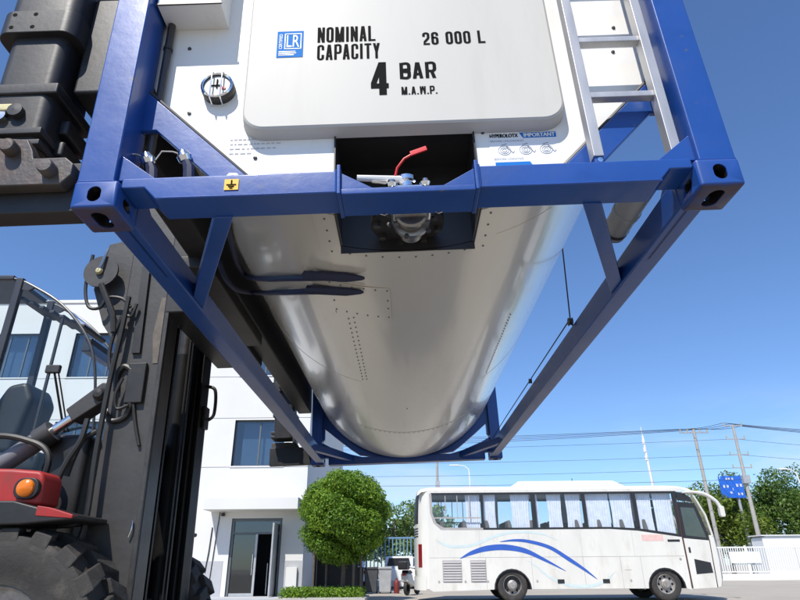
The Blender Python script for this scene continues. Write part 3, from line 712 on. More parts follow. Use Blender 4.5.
# widening bracket plate at the channel's back and rusty rub patch
tl(MB().prism([(-2.15, 1.30), (-2.15, .35), (-2.30, .55), (-2.42, .85), (-2.36, 1.25)], 2.365, 2.39), 'mast_bracket', GREYM, bevel=.004)
tl(MB().prism([(-1.87, .75), (-1.90, .45), (-1.87, .22), (-1.835, .22), (-1.835, .75)], 2.355, 2.361), 'rub_patch', mat('worn_patch', (.12, .10, .08), .6, var=.35, scale=14, dirt=(.06, .05, .04), dscale=10, damt=.8))
# hose guide disc with its clip
disc = tl(MB().lathe([(.001, 0), (.125, 0), (.132, .008), (.132, .028), (.001, .028)], (-2.34, 2.30, .96), (0, -1, 0), 28), 'hose_pulley', GREYM)
tl(MB().tube([(-2.31, 2.262, 1.15), (-2.325, 2.25, 1.02), (-2.345, 2.25, .95)], .011, 6), 'pulley_strap', STEEL, disc)
tl(MB().lathe([(.02, 0), (.03, .012), (.02, .03), (.001, .032)], (-2.345, 2.272, .955), (0, -1, 0), 10), 'pulley_bolt', BRASS, disc)
tl(MB().tube([(-2.31, 2.26, .84), (-2.25, 2.27, .72), (-2.19, 2.28, .60), (-2.165, 2.29, .45)], .022, 8), 'pulley_hose', HOSE, disc)
# hoses down the side of the mast
def hz(pts, r=.017): return tl(MB().tube(pts, r, 8), 'hose', HOSE)
def curve(P, n=6):
    P = [Vector(p) for p in P]; out = []
    for i in range(len(P)-1):
        a = P[max(i-1, 0)]; b = P[i]; c = P[i+1]; d = P[min(i+2, len(P)-1)]
        for k in range(n):
            t = k/n; out.append(.5*((2*b)+(c-a)*t+(2*a-5*b+4*c-d)*t*t+(3*b-a-3*c+d)*t**3))
    return out+[P[-1]]
hz(curve([(-2.44, 2.30, 1.12), (-2.45, 2.30, .86), (-2.40, 2.30, .68), (-2.31, 2.30, .66), (-2.26, 2.30, .74), (-2.15, 2.30, .73), (-2.08, 2.31, .66)]), .013)
hz(curve([(-2.10, 2.30, .74), (-2.11, 2.29, .40), (-2.13, 2.29, .10), (-2.13, 2.27, -.40), (-2.12, 2.27, -.85), (-2.16, 2.27, -1.02), (-2.25, 2.25, -1.08), (-2.36, 2.23, -1.05)]), .020)
hz(curve([(-2.13, 2.30, .58), (-2.17, 2.30, .40), (-2.17, 2.30, .25), (-2.13, 2.30, .12)]), .014)
hz(curve([(-2.12, 2.31, .62), (-2.06, 2.30, .58), (-2.03, 2.30, .68)]), .012)
hz(curve([(-2.23, 2.27, -.2), (-2.24, 2.25, -.35), (-2.31, 2.25, -.50), (-2.36, 2.25, -.68), (-2.38, 2.25, -.88)]), .020)
hz(curve([(-2.05, 2.31, .1), (-2.08, 2.30, -.02), (-2.06, 2.31, -.12), (-1.98, 2.31, -.10)]), .012)
# hose clamp; dark strip and hooks stand in for cast shadows on the plate
tl(MB().prism([(-2.06, 1.3), (-2.00, 1.3), (-1.97, .30), (-2.03, .30)], 2.335, 2.36), 'shadow_strip', BLACK)
tl(MB().box(-2.03, -1.90, 2.325, 2.362, -.08, .22), 'hose_clamp', BLACK, bevel=.008)
tl(MB().tube(curve([(-2.10, 2.345, .02), (-2.11, 2.345, .14), (-2.07, 2.345, .20), (-2.01, 2.345, .17)]), .022, 8), 'shadow_hook', BLACK)
tl(MB().tube(curve([(-2.15, 2.345, -.14), (-2.09, 2.345, -.20), (-2.00, 2.345, -.16), (-1.98, 2.345, .0)]), .020, 8), 'shadow_hook', BLACK)
tl(MB().tube(curve([(-1.97, 2.345, -.05), (-1.93, 2.345, -.22), (-1.88, 2.345, -.38)]), .012, 8), 'hose', HOSE)
tl(MB().tube(curve([(-1.850, 2.345, -.87), (-1.848, 2.34, -.92), (-1.862, 2.34, -.97)]), .006, 6), 'grease_nipple', STEEL)
# mirror hook on the far channel
tl(MB().tube(curve([(-1.88, 3.60, .40), (-1.79, 3.60, .36), (-1.78, 3.60, .14), (-1.83, 3.60, .08)]), .016, 8), 'mirror_arm', BLACK)
tl(MB().box(-1.87, -1.84, 3.54, 3.66, .0, .20), 'mirror', BLACK, bevel=.008)

# carriage between mast and spreader
tl(MB().box(-1.84, -1.40, 2.35, 3.75, .62, 1.75), 'carriage', BLACK, bevel=.015)
# spreader: long beam, telescopic end arms with gripping legs
spr = tl(MB().box(-1.41, -1.236, .14, 5.95, .68, 1.25), 'spreader_beam', BLACK, bevel=.015)
tl(MB().box(-1.62, -1.40, .18, .45, .95, 1.24), 'arm_link', BLACK, bevel=.01)
tl(MB().box(-1.62, -1.40, 5.6, 5.88, .95, 1.24), 'arm_link', BLACK, bevel=.01)
tl(MB().box(-1.50, -1.255, 1.6, 3.1, .60, .69), 'spreader_pad', BLACK, bevel=.01)
tl(MB().box(-1.46, -1.40, 3.06, 3.14, .60, .68), 'spreader_pad', WORN, bevel=.004)
for y0, s in ((.03, 1), (6.03, -1)):
    col_ = tl(MB().prism(rrect(-1.735, -1.405, 0, .32, .055) if False else [(p[0], y0+s*p[1]) for p in rrect(-1.735, -1.395, 0, .34, .06)], .925, 1.055, 'z'), 'leg_collar', BLACK, bevel=.004, ang=60)
    tl(MB().prism([(p[0], y0+s*p[1]) for p in rrect(-1.72, -1.405, .012, .33, .06)], 1.055, 2.3, 'z'), 'leg_sleeve', BLACK, ang=60)
    tl(MB().prism([(p[0], y0+s*p[1]) for p in rrect(-1.685, -1.435, .03, .30, .045)], .33, .925, 'z'), 'gripping_leg', BLACK, ang=60)
    tl(MB().box(-1.70, -1.41, y0+s*.02, y0+s*.31, .60, .655), 'leg_band', BLACK, bevel=.008)
    for x, z in ((-1.665, 1.03), (-1.575, 1.03), (-1.665, .955), (-1.575, .955)):
        tl(MB().lathe([(.010, 0), (.010, -.003), (.001, -.003)], (x, y0-s*.001, z), (0, -s, 0), 10, cap=True), 'collar_bolt', INK, col_)
    # brass clevis
    cv = tl(MB().prism([(-1.66, .50), (-1.565, .50), (-1.565, .535), (-1.66, .535)], y0+s*.005, y0+s*.05), 'clevis', BRASS, bevel=.005)
    for x in (-1.675, -1.55): tl(MB().lathe([(.03, 0), (.03, .03), (.001, .032)], (x, y0+s*.035, .505), (0, -s, 0), 14), 'clevis_ear', GREASE, cv)
    tl(MB().lathe([(.028, 0), (.028, .02), (.001, .022)], (-1.613, y0+s*.03, .485), (0, -s, 0), 14), 'clevis_pin', STEEL, cv)
    # cross bars and foot plate
    tl(MB().box(-1.72, -1.425, y0+s*.01, y0+s*.29, .385, .415), 'leg_band', GREASE, bevel=.004)
    tl(MB().box(-1.72, -1.425, y0+s*.015, y0+s*.29, .335, .360), 'leg_band', GREASE, bevel=.004)
    for z in (.47, .36, .26): tl(MB().box(-1.44, -1.395, y0+s*.12, y0+s*.30, z, z+.075), 'leg_lug', BLACK, bevel=.012)
    ft = tl(MB().prism([(-1.76, .105), (-1.27, .105), (-1.236, .145), (-1.236, .195), (-1.27, .225), (-1.39, .225), (-1.40, .26), (-1.43, .315), (-1.54, .325), (-1.76, .325)], y0-s*.035, y0+s*.02), 'foot_plate', WORN, bevel=.005)
    tl(MB().box(-1.76, -1.225, y0+s*.02, y0+s*.11, .02, .24), 'foot_block', BLACK, bevel=.006)
    for x, z, r_ in ((-1.555, .15, .034), (-1.315, .162, .030), (-1.475, .262, .030)):
        tl(MB().lathe([(r_, 0), (r_, .035), (r_*.85, .042), (.001, .043)], (x, y0-s*.035, z), (0, -s, 0), 18), 'foot_pin', WORN, ft)

# chassis and body
tw(MB().box(-6.2, -2.25, 2.45, 3.65, .45, 1.25), 'chassis', BLACK, bevel=.03)
tw(MB().box(-2.45, -1.95, 2.40, 3.70, .38, .85), 'axle_housing', BLACK, bevel=.03)
tw(MB().prism([(-6.6, .5), (-4.1, .6), (-4.1, 1.9), (-6.1, 1.85), (-6.6, 1.5)], 2.15, 3.95), 'counterweight', BLACK, bevel=.05)
tw(MB().box(-6.0, -4.2, 2.2, 3.9, 1.9, 2.05), 'bonnet', RED, bevel=.04)
# red fender with amber indicator, dark step below
for y0, y1 in ((1.93, 2.34), (3.76, 4.17)):
    fd = tw(MB().prism([(-3.1, 1.40), (-2.235, 1.40), (-2.24, 1.56), (-2.27, 1.605), (-2.45, 1.62), (-3.1, 1.635)], y0+.02, y0+.25), 'fender', RED, bevel=.025)
    tw(MB().prism([(-3.1, 1.28), (-2.30, 1.29), (-1.99, 1.315), (-1.985, 1.345), (-2.2, 1.385), (-2.36, 1.425), (-3.1, 1.43)], y0-.03, y1+.01), 'fender_step', BLACK, bevel=.012)
    tw(MB().prism([(-2.21, 1.338), (-1.99, 1.322), (-1.987, 1.342), (-2.14, 1.385), (-2.21, 1.395)], y0-.034, y0+.03), 'step_edge', RED, bevel=.004)
    if y0 < 2.5:
        ind = tw(MB().prism(rrect(-2.395, -2.245, 1.435, 1.56, .055), y0-.01, y0+.03), 'indicator', BLACK, bevel=.006)
        tw(MB().lathe([(.054, 0), (.050, .016), (.034, .028), (.001, .033)], (-2.32, y0-.008, 1.498), (0, -1, 0), 20).xf(Matrix.Identity(4)), 'indicator_lens', ORANGE, ind)
# tilt cylinder
for y in (2.44, 3.66):
    tc_ = tw(MB().cyl((-3.15, y, 1.49), (-2.555, y, 1.945), .068, n=18), 'tilt_cylinder', mat('cylinder_grey', (.15, .15, .165), .45, var=.2), None)
    d = (Vector((-2.555, y, 1.945))-Vector((-3.15, y, 1.49))).normalized(); e_ = Vector((-2.555, y, 1.945))
    tw(MB().cyl(e_-d*.10, e_+d*.015, .082, n=18), 'cylinder_gland', GREYM, tc_)
    tw(MB().cyl(e_, e_+d*.20, .036, n=14), 'tilt_rod', STEEL, tc_)
    a_ = e_+d*.17; u_ = Vector((-d.z, 0, d.x))
    pl = [a_-u_*.055, a_+u_*.055, a_+d*.30+u_*.075, a_+d*.36+u_*.02, a_+d*.34-u_*.05, a_+d*.26-u_*.06]
    tw(MB().prism([(p.x, p.z) for p in pl], y-.07, y+.07), 'rod_clevis', GREYM, tc_, .01)
    c_ = a_+d*.25
    tw(MB().lathe([(.05, 0), (.05, .02), (.03, .045), (.001, .05)], (c_.x, y-.07, c_.z), (0, -1, 0), 14), 'clevis_pin', GREASE, tc_)
tw(MB().tube(curve([(-3.2, 2.33, 1.86), (-2.85, 2.33, 1.90), (-2.62, 2.33, 1.86), (-2.50, 2.33, 1.80), (-2.46, 2.33, 1.70), (-2.50, 2.35, 1.52)]), .022, 8), 'hose', HOSE)
tw(MB().tube(curve([(-2.30, 2.30, 1.62), (-2.28, 2.30, 1.74), (-2.24, 2.30, 1.86), (-2.16, 2.31, 1.92)]), .020, 8), 'hose', HOSE)
tw(MB().tube(curve([(-2.34, 2.2, 1.34), (-2.15, 2.16, 1.30), (-2.05, 2.18, 1.34)]), .018, 8), 'hose', HOSE)
tw(MB().box(-2.62, -2.30, 2.50, 3.60, 1.2, 1.95), 'dash_cowl', BLACK, bevel=.05)

# wheels with lugged tyres
def wheel_profile(Rr, w): return [(Rr*.52, 0), (Rr*.60, -.0), (Rr*.66, -.018), (Rr*.86, -.028), (Rr*.925, -.012), (Rr*.935, .03), (Rr*.935, w-.03), (Rr*.925, w+.012), (Rr*.86, w+.028), (Rr*.6, w), (Rr*.52, w)]
lug_me = None
def big_wheel(cx, y0, Rr=.64, w=.40, inner=False):
    global lug_me
    wh = tw(MB().lathe(wheel_profile(Rr, w), (cx, y0, Rr), (0, 1, 0), 48), 'wheel', RUBBER, ang=50)
    ry = y0 if cx else y0
    tw(MB().lathe([(Rr*.53, .03), (Rr*.50, .02), (Rr*.47, .06), (Rr*.30, .10), (Rr*.28, .04), (Rr*.16, .02), (.001, .02)], (cx, y0, Rr), (0, 1, 0), 32), 'rim', RIM, wh)
    if lug_me is None:
        b = MB(); hw = w/2
        # chevron half: block over the shoulder, slanting to the centre
        b.v = [Vector(q) for q in ((-.062, -hw-.028, -.075), (.062, -hw-.028, -.075), (.056, -hw-.016, .040), (-.056, -hw-.016, .040),
               (-.125, -.008, -.03), (-.020, -.008, -.03), (-.026, -.008, .045), (-.118, -.008, .045))]
        b.f = [(0, 1, 2, 3), (4, 7, 6, 5), (0, 4, 5, 1), (1, 5, 6, 2), (2, 6, 7, 3), (3, 7, 4, 0)]
        lug_me = b.mesh('tread_lug', .009, 2); lug_me.materials.append(RUBBER)
    N = 19
    for k in range(N):
        for side in (0, 1):
            t = 2*math.pi*(k+.5*side)/N
            Mx = Matrix.Translation(Vector((cx, y0+w/2, Rr))-FO) @ Matrix.Rotation(t, 4, 'Y') @ Matrix.Translation((0, 0, Rr*.965-.022))
            if side: Mx = Mx @ Matrix.Diagonal((1, -1, 1, 1))
            o = link('tread_lug', lug_me, wh); o.matrix_local = Mx
    return wh
big_wheel(-2.36, 1.95); big_wheel(-2.36, 3.75)
big_wheel(-5.6, 2.05); big_wheel(-5.6, 3.65)

# cab: bent tube frame, curved windscreen, glazed side
prof = [(-4.3, 3.42), (-3.9, 3.43), (-3.52, 3.425), (-3.25, 3.31), (-3.02, 3.165), (-2.82, 2.97), (-2.68, 2.77), (-2.60, 2.55), (-2.55, 2.30), (-2.50, 1.95), (-2.47, 1.55)]
pc = curve([(x, 0, z) for x, z in prof], 4)
YC0, YC1 = 2.92, 3.42
CABF = mat('cab_frame', (.035, .037, .045), .4, var=.1)
for y in (YC0, YC1):
    tw(MB().tube([(p.x, y, p.z) for p in pc], .012, 8), 'cab_frame', CABF)
    tw(MB().box(-3.47, -3.405, y-.025, y+.025, 1.3, 3.42), 'cab_pillar', CABF, bevel=.01)
    tw(MB().box(-4.33, -4.25, y-.03, y+.03, 1.3, 3.42), 'cab_pillar', CABF, bevel=.01)
    side = [(p.x, p.z) for p in pc if p.x > -3.45]+[(-3.44, 1.5)]
    tw(MB().prism([(-3.45, 3.41)]+side, y-.003, y+.003), 'cab_glass', GLASSC)
    tw(MB().prism([(-4.26, 3.41), (-3.45, 3.41), (-3.45, 1.5), (-4.26, 1.5)], y-.003, y+.003), 'cab_glass', GLASSC)
    tw(MB().prism([(-3.46, 3.42), (-3.30, 3.325), (-3.34, 3.30), (-3.42, 3.31)], y-.01, y+.01), 'frame_gusset', CABF)
ws = MB()
for p in pc:
    if p.x > -3.56: ws.v += [Vector((p.x, YC0, p.z)), Vector((p.x, YC1, p.z))]
for k in range(len(ws.v)//2-1): ws.f.append((2*k, 2*k+1, 2*k+3, 2*k+2))
tw(ws, 'windscreen', GLASSC, ang=80)
tw(MB().box(-4.35, -3.50, YC0-.02, YC1+.02, 3.405, 3.45), 'cab_roof', CABF, bevel=.01)
for k in range(7):
    x = -3.45+k*.10; tw(MB().box(x, x+.045, YC0+.05, YC1-.05, 3.24-k*.045, 3.27-k*.045), 'guard_bar', GREYM, bevel=.006)
tw(MB().box(-4.3, -2.55, YC0, YC1, 1.22, 1.36), 'cab_floor', BLACK)
tw(MB().box(-4.36, -4.30, YC0, YC1, 1.3, 2.3), 'cab_back', BLACK)
tw(MB().box(-4.34, -4.335, YC0, YC1, 2.3, 3.4), 'cab_glass', GLASSC)
tw(MB().box(-2.78, -2.70, YC0+.03, YC1-.03, 2.74, 2.86), 'visor_bar', CABF, bevel=.01)
tw(MB().prism([(-3.55, 1.9), (-3.2, 1.9), (-3.12, 2.35), (-3.20, 2.50), (-3.36, 2.47), (-3.48, 2.2)], 3.0, 3.38), 'seat_back', BLACK, bevel=.05, seg=3)
tw(MB().box(-3.5, -2.95, 3.0, 3.38, 1.75, 1.92), 'seat_cushion', BLACK, bevel=.05)
tw(MB().lathe([(.185, -.015), (.2, 0), (.185, .015), (.17, 0), (.185, -.015)], (-2.82, 3.18, 2.05), (-.5, 0, 1), 24), 'steering_wheel', BLACK)
tw(MB().tube([(-2.93, 2.90, 2.55), (-2.74, 2.91, 2.05)], .009, 6), 'wiper_arm', INK)
tw(MB().tube([(-2.90, 2.90, 2.56), (-2.71, 2.91, 2.05)], .006, 6), 'wiper_arm', INK)
tw(MB().box(-3.0, -2.88, 2.88, 2.92, 2.53, 2.60), 'wiper_motor', GREASE, bevel=.01)
tw(MB().tube([(-3.02, 2.97, 1.9), (-3.01, 2.97, 3.05)], .014, 8), 'cab_rail', GREYM)

# ================================================================== office building
BY = 22.0
bld = thing('office_building', 'white rendered three storey office building with canopied glass entrance', 'building', (-3.85, BY, 0))
BT = Matrix.Translation((3.85, -BY, 0))
def bb(b, name, m, parent=None, bevel=0, **k): return b.xf(BT).build(name, m, parent or bld, bevel, **k)
X0, X1 = -30., -3.85
cols = [(-6.90, -4.86), (-10.6, -8.5), (-14.25, -11.9), (-17.9, -15.55), (-21.5, -19.2), (-25.2, -22.9)]
rows = [(4.70, 6.52), (8.40, 10.38)]
ops = [(a, b, c, d) for a, b in cols for c, d in rows] + [(-6.62, -4.70, .10, 2.76)] + [(a, b, 1.5, 3.0) for a, b in cols[1:]]
def wall_cells(ops, x0, x1, z0, z1):
    xs = sorted({x0, x1}|{o[0] for o in ops}|{o[1] for o in ops}); zs = sorted({z0, z1}|{o[2] for o in ops}|{o[3] for o in ops})
    b = MB()
    for j in range(len(zs)-1):
        run = None
        for i in range(len(xs)-1):
            cx, cz = (xs[i]+xs[i+1])/2, (zs[j]+zs[j+1])/2
            hole = any(o[0] < cx < o[1] and o[2] < cz < o[3] for o in ops) or not (z0 < cz < z1)
            if not hole: run = [xs[i], xs[i+1]] if run is None else [run[0], xs[i+1]]
            if (hole or i == len(xs)-2) and run is not None:
                b.box(run[0], run[1], BY, BY+.25, zs[j], zs[j+1]); run = None
    return b
seams = [0, 4.66, 6.60, 8.34, 11.87]
for z0, z1 in zip(seams[:-1], seams[1:]):
    sub = [(a, b, max(c, z0), min(d, z1)) for a, b, c, d in ops if d > z0 and c < z1]
    bb(wall_cells(sub, X0, X1, z0+.012, z1-.012), 'wall_panel', WALL)
back = wall_cells(ops, X0+.1, X1-.1, 0, 11.8); back.v = [Vector((v.x, v.y+.03, v.z)) for v in back.v]
bb(back, 'wall_backing', PLINTH)
sd = MB().box(X1-.25, X1, BY+.252, BY+13, 0, 11.87); bb(sd, 'wall_panel', WALL)
bb(MB().box(X0, X0+.25, BY+.252, BY+13, 0, 11.87), 'wall_panel', WALL); bb(MB().box(X0, X1, BY+13, BY+13.25, 0, 11.87), 'wall_panel', WALL)
bb(MB().box(X0+.26, X1-.26, BY+.29, BY+12.99, 11.2, 11.4), 'roof', PLINTH)
bb(MB().box(X0-.05, X1+.05, BY-.05, BY+.30, 11.80, 11.95), 'parapet_cap', WALL, bevel=.01)
for a, b in ((X0, -6.80), (-4.52, X1+.012)):
    bb(MB().box(a, b, BY-.015, BY+.004, 0, 1.28), 'plinth', PLINTH)
def window(a, b, c, d, n=2):
    w = bb(MB().box(a, b, BY+.14, BY+.20, c, c+.05).box(a, b, BY+.14, BY+.20, d-.05, d).box(a, a+.05, BY+.14, BY+.20, c+.05, d-.05).box(b-.05, b, BY+.14, BY+.20, c+.05, d-.05), 'window', WINF)
    for k in range(1, n): x = a+(b-a)*k/n; bb(MB().box(x-.03, x+.03, BY+.135, BY+.205, c+.05, d-.05), 'mullion', WINF, w)
    for k in range(n):
        bb(MB().box(a+(b-a)*k/n+.03, a+(b-a)*(k+1)/n-.03, BY+.165, BY+.172, c+.04, d-.04), 'pane', GLASSB, w)
    bb(MB().box(a-.04, b+.04, BY-.03, BY+.14, c-.05, c-.002), 'sill', WALL, w)
    bb(MB().box(a+.05+random.uniform(0, .3), b-.05, BY+.45, BY+.47, c+.05, d-.05), 'blind', BLIND, w)
for a, b in cols:
    for c, d in rows: window(a, b, c, d, 2 if b > -7 else 3)
for a, b in cols[1:]: window(a, b, 1.5, 3.0, 3)
bb(MB().box(X0+.3, X1-.3, BY+3.5, BY+3.6, 0, 11.1), 'inner_wall', DARKIN)
for z in (3.3, 7.2): bb(MB().box(X0+.3, X1-.3, BY+.3, BY+3.5, z, z+.2), 'inner_floor', DARKIN)
# entrance
bb(MB().box(-7.46, -3.98, BY-1.0, BY+.0, 3.0, 3.42), 'canopy', WALL, bevel=.01)
dr = bb(MB().box(-6.62, -6.52, BY+.06, BY+.18, .1, 2.76).box(-4.80, -4.70, BY+.06, BY+.18, .1, 2.76).box(-6.52, -4.80, BY+.06, BY+.18, 2.66, 2.76).box(-6.52, -4.80, BY+.06, BY+.18, 2.20, 2.27), 'door_frame', WINF)
bb(MB().box(-6.52, -4.80, BY+.11, BY+.12, 2.27, 2.66), 'pane', GLASSB, dr)
bb(MB().box(-6.50, -5.62, BY+.10, BY+.11, .12, 2.19), 'pane', GLASSB, dr)
bb(MB().box(-5.68, -5.60, BY+.07, BY+.14, .1, 2.2).box(-6.5, -5.68, BY+.07, BY+.14, .1, .2), 'door_leaf', GALV, dr)
lf = MB().box(-4.90, -4.84, BY-.75, BY+.05, .12, 2.55); bb(lf, 'door_leaf', GALV, dr)
bb(MB().tube([(-5.72, BY+.02, .8), (-5.72, BY+.02, 1.5)], .018, 8), 'door_handle', STEEL, dr)
bb(MB().tube([(-5.25, BY+.5, .15), (-5.25, BY+.5, 1.2)], .02, 8), 'door_handle', STEEL, dr)
bb(MB().box(-7.2, -4.1, BY-1.3, BY-.016, 0, .10), 'entrance_step', PLINTH, bevel=.01)
bb(MB().tube([(-7.33, BY-.03, 2.45), (-7.36, BY-.03, 1.6), (-7.42, BY-.03, .9)], .02, 6), 'wall_cable', HOSE)
bb(MB().tube([(-7.1, BY-.03, 2.98), (-7.16, BY-.03, 1.9), (-7.22, BY-.03, .5)], .016, 6), 'wall_cable', HOSE)
bb(MB().box(-7.02, -6.90, BY-.16, BY-.01, 2.84, 2.95), 'door_lamp', BLACK, bevel=.02)
bb(MB().box(-4.42, -4.02, BY-.15, BY-.02, .12, 1.05), 'meter_cabinet', WALL, bevel=.01)

# ================================================================== coach
BX, BYY = .72, 19.2
bus = thing('coach', 'white coach with blue swoosh stripes and drawn curtains parked broadside', 'coach', (BX, BYY, 0))
WID = 2.45; ZS, ZB_, ZW0, ZW1, ZR = .31, 1.30, 2.17, 3.30, 3.46
wins = [(.10, 1.78), (1.87, 3.48), (3.63, 5.20), (5.31, 6.90), (7.02, 8.25)]
RWX, FWX, RW = 2.66, 7.58, .49
def arch(cx, r, n=12): return [(cx-r*math.cos(math.pi*k/n), .36+r*math.sin(math.pi*k/n)) for k in range(n+1)]
for side, y in ((0, 0.), (1, WID)):
    s = 1 if side == 0 else -1
    ya, yb = y, y+s*.05
    low = [(.0, ZS+.06), (.12, ZS)]+arch(RWX, .585)+arch(FWX, .585)+[(8.34, ZS), (8.34, 1.88), (7.6, 2.02), (6.9, 2.11), (6.0, ZW0), (1.0, ZW0), (.45, ZW0+.02), (.22, ZW0+.2), (.10, ZW0+.55), (.08, ZW1), (0, ZW1)]
    bp = MB().prism(low, ya, yb).build('side_panel', BUSW, bus, smooth=False)
    # door panel and nose
    MB().prism([(8.40, ZS+.02), (9.16, .36), (9.20, 1.76), (8.38, 1.84)], ya-s*.006, yb).build('door_panel', BUSW, bus, .01)
    MB().prism([(8.345, ZS+.05), (8.385, ZS+.05), (8.365, 1.84), (8.38, 2.95), (8.34, 2.95), (8.325, 1.84)], ya-s*.008, ya+s*.03).build('door_seal', mat('door_seal_brown', (.06, .022, .02), .6), bus)
    MB().prism([(9.19, .37), (9.30, .40), (9.36, .60), (9.40, 1.17), (9.37, 1.92), (9.23, 1.92)], ya, yb).build('nose_panel', BUSW, bus, .01)
    MB().prism([(9.165, .37), (9.185, .37), (9.225, 1.78), (9.205, 1.78)], ya-s*.004, ya+s*.02).build('door_seal', MATS['door_seal_brown'], bus)
    # dark surround of the driver door glass
    MB().prism([(8.385, 2.98), (8.96, 2.92), (9.10, 2.45), (9.21, 1.76), (8.385, 1.83)], ya-s*.004, yb).build('door_glass_surround', BUSK, bus, smooth=False)
    MB().prism([(8.46, 2.80), (8.90, 2.77), (9.13, 1.84), (8.47, 1.92)], ya-s*.008, ya-s*.005).build('door_glass', mat('door_glass', (.05, .065, .055), .06, var=.2, scale=2, spec=.9), bus)
    MB().prism([(8.42, 3.02), (8.92, 2.97), (8.84, 3.12), (8.62, 3.27), (8.40, 3.29)], ya-s*.002, yb).build('quarter_glass', BUSK, bus)
    MB().prism([(8.58, .76), (9.12, .80), (9.10, 1.10), (8.59, 1.21)], ya-s*.012, ya-s*.007).build('door_lower_glass', BUSK, bus, .002)
    MB().box(8.47, 8.53, ya-s*.02, ya-s*.006, 1.40, 1.56).build('door_handle', BUSK, bus)
    # cant rail
    MB().box(0, 8.62, ya, yb, ZW1, ZR-.05).build('cant_rail', BUSW, bus, smooth=False)
    MB().box(.1, 8.40, ya-s*.004, ya+s*.03, ZW1-.05, ZW1+.02).build('window_band', BUSK, bus)
    # window pillars and glass
    for a, b in zip(wins[:-1], wins[1:]): MB().prism([(a[1], ZW0), (b[0], ZW0), (b[0], ZW1), (a[1], ZW1)], ya-s*.003, yb).build('pillar', BUSK, bus)
    MB().prism([(8.25, 1.95), (8.34, 1.93), (8.40, ZW1), (8.25, ZW1)], ya-s*.003, yb).build('pillar', BUSK, bus)
    MB().prism([(.05, ZW1), (.13, ZW1), (.15, ZW0+.5), (.27, ZW0+.2), (.5, ZW0+.05), (1.82, ZW0+.03), (1.82, ZW0-.03), (.42, ZW0-.02), (.17, ZW0+.2), (.07, ZW0+.5)], ya-s*.005, yb).build('window_frame', GRILLE, bus, smooth=False)
    MB().prism([(1.82, ZW0-.03), (6.0, ZW0-.03), (6.9, 2.08), (8.34, 1.87), (8.34, 1.95), (6.95, 2.15), (6.0, ZW0+.03), (1.82, ZW0+.03)], ya-s*.004, yb).build('window_band', BUSK, bus, smooth=False)
    for i, (a, b) in enumerate(wins):
        w = MB().prism([(a-.02, ZW0-.02 if i < 4 else 2.08), (b+.02, ZW0-.02 if i < 4 else 1.92), (b+.02, ZW1), (a-.02, ZW1)], ya+s*.02, ya+s*.026).build('window', GLASSD, bus)
        if i == 0:
            fm = MB()
            for x in (.58, .98, 1.38): fm.box(x, x+.025, ya+s*.012, ya+s*.028, ZW0+.36, ZW1)
            fm.box(.15, 1.78, ya+s*.012, ya+s*.028, ZW0+.33, ZW0+.37); fm.build('window_bars', GRILLE, w)
    # curtains: pleated sheets behind the glass
    def curtain(x0, x1, z0=ZW0-.30, z1=ZW1+.02, pinch=0., ph=0.):
        b = MB(); n = max(10, int((x1-x0)/.022)); m_ = 6
        for j in range(m_+1):
            t = j/m_; sc = 1-pinch*math.sin(math.pi*min(1, t*1.0))**2*(1 if t < .95 else .3)
            for k in range(n+1):
                u = k/n; x = x0+(x1-x0)*(.5+(u-.5)*sc)
                b.v.append(Vector((x, ya+s*(.13+.009*math.sin(u*(x1-x0)*75+ph+.6*math.sin(u*9+j*.4))), z0+(z1-z0)*t)))
        for j in range(m_):
            for k in range(n): a_ = j*(n+1)+k; b.f.append((a_, a_+1, a_+n+2, a_+n+1))
        return b.build('curtain', CURT, bus, ang=80)
    if side == 0:
        cs = ((1.27, 1.76, .1), (1.87, 2.30, .12), (2.80, 3.46, .14), (3.63, 3.72, 0), (4.03, 4.52, .12), (4.66, 5.18, .10), (5.33, 6.12, .05), (6.17, 6.88, .06), (7.04, 7.55, .10), (7.62, 8.24, .03))
    else:
        cs = ((2.3, 2.7, .1), (4.9, 5.6, .1), (6.0, 6.5, .1), (6.9, 7.8, .1))
    for i, (a, b, p) in enumerate(cs): curtain(a, b, pinch=p, ph=i*1.3)
    # wheels
    for cx in (RWX, FWX):
        yy = y+s*.06
        wh = MB().lathe([(RW*.60, 0), (RW*.66, -.012), (RW*.9, -.02), (RW*.985, .01), (RW, .04), (RW, .25), (RW*.6, .27)], (cx, yy, RW-.01), (0, s, 0), 36).build('wheel', RUBBER, bus, ang=50)
        dish = (.10 if cx == RWX else .02)
        MB().lathe([(RW*.61, .01), (RW*.58, .0), (RW*.55, .05+dish), (RW*.33, .06+dish), (RW*.30, .02), (RW*.22, .0), (RW*.20, -.03), (.001, -.035)], (cx, yy, RW-.01), (0, s, 0), 30).build('rim', RIM, wh)
        for k in range(8):
            t = k*math.pi/4
            MB().lathe([(.035, 0), (.035, -.012), (.001, -.012)], (cx+RW*.44*math.cos(t), yy+s*(.055+dish), RW-.01+RW*.44*math.sin(t)), (0, s, 0), 10).build('rim_hole', INK, wh)
        MB().prism([(p[0], p[1]) for p in arch(cx, .60)]+[(p[0], p[1]) for p in arch(cx, .56)[::-1]], ya-s*.01, ya+s*.06).build('wheel_arch', BUSK, bus, smooth=False)
        MB().prism(arch(cx, .57), y+s*.36, y+s*.40).build('wheel_well', BUSK, bus)
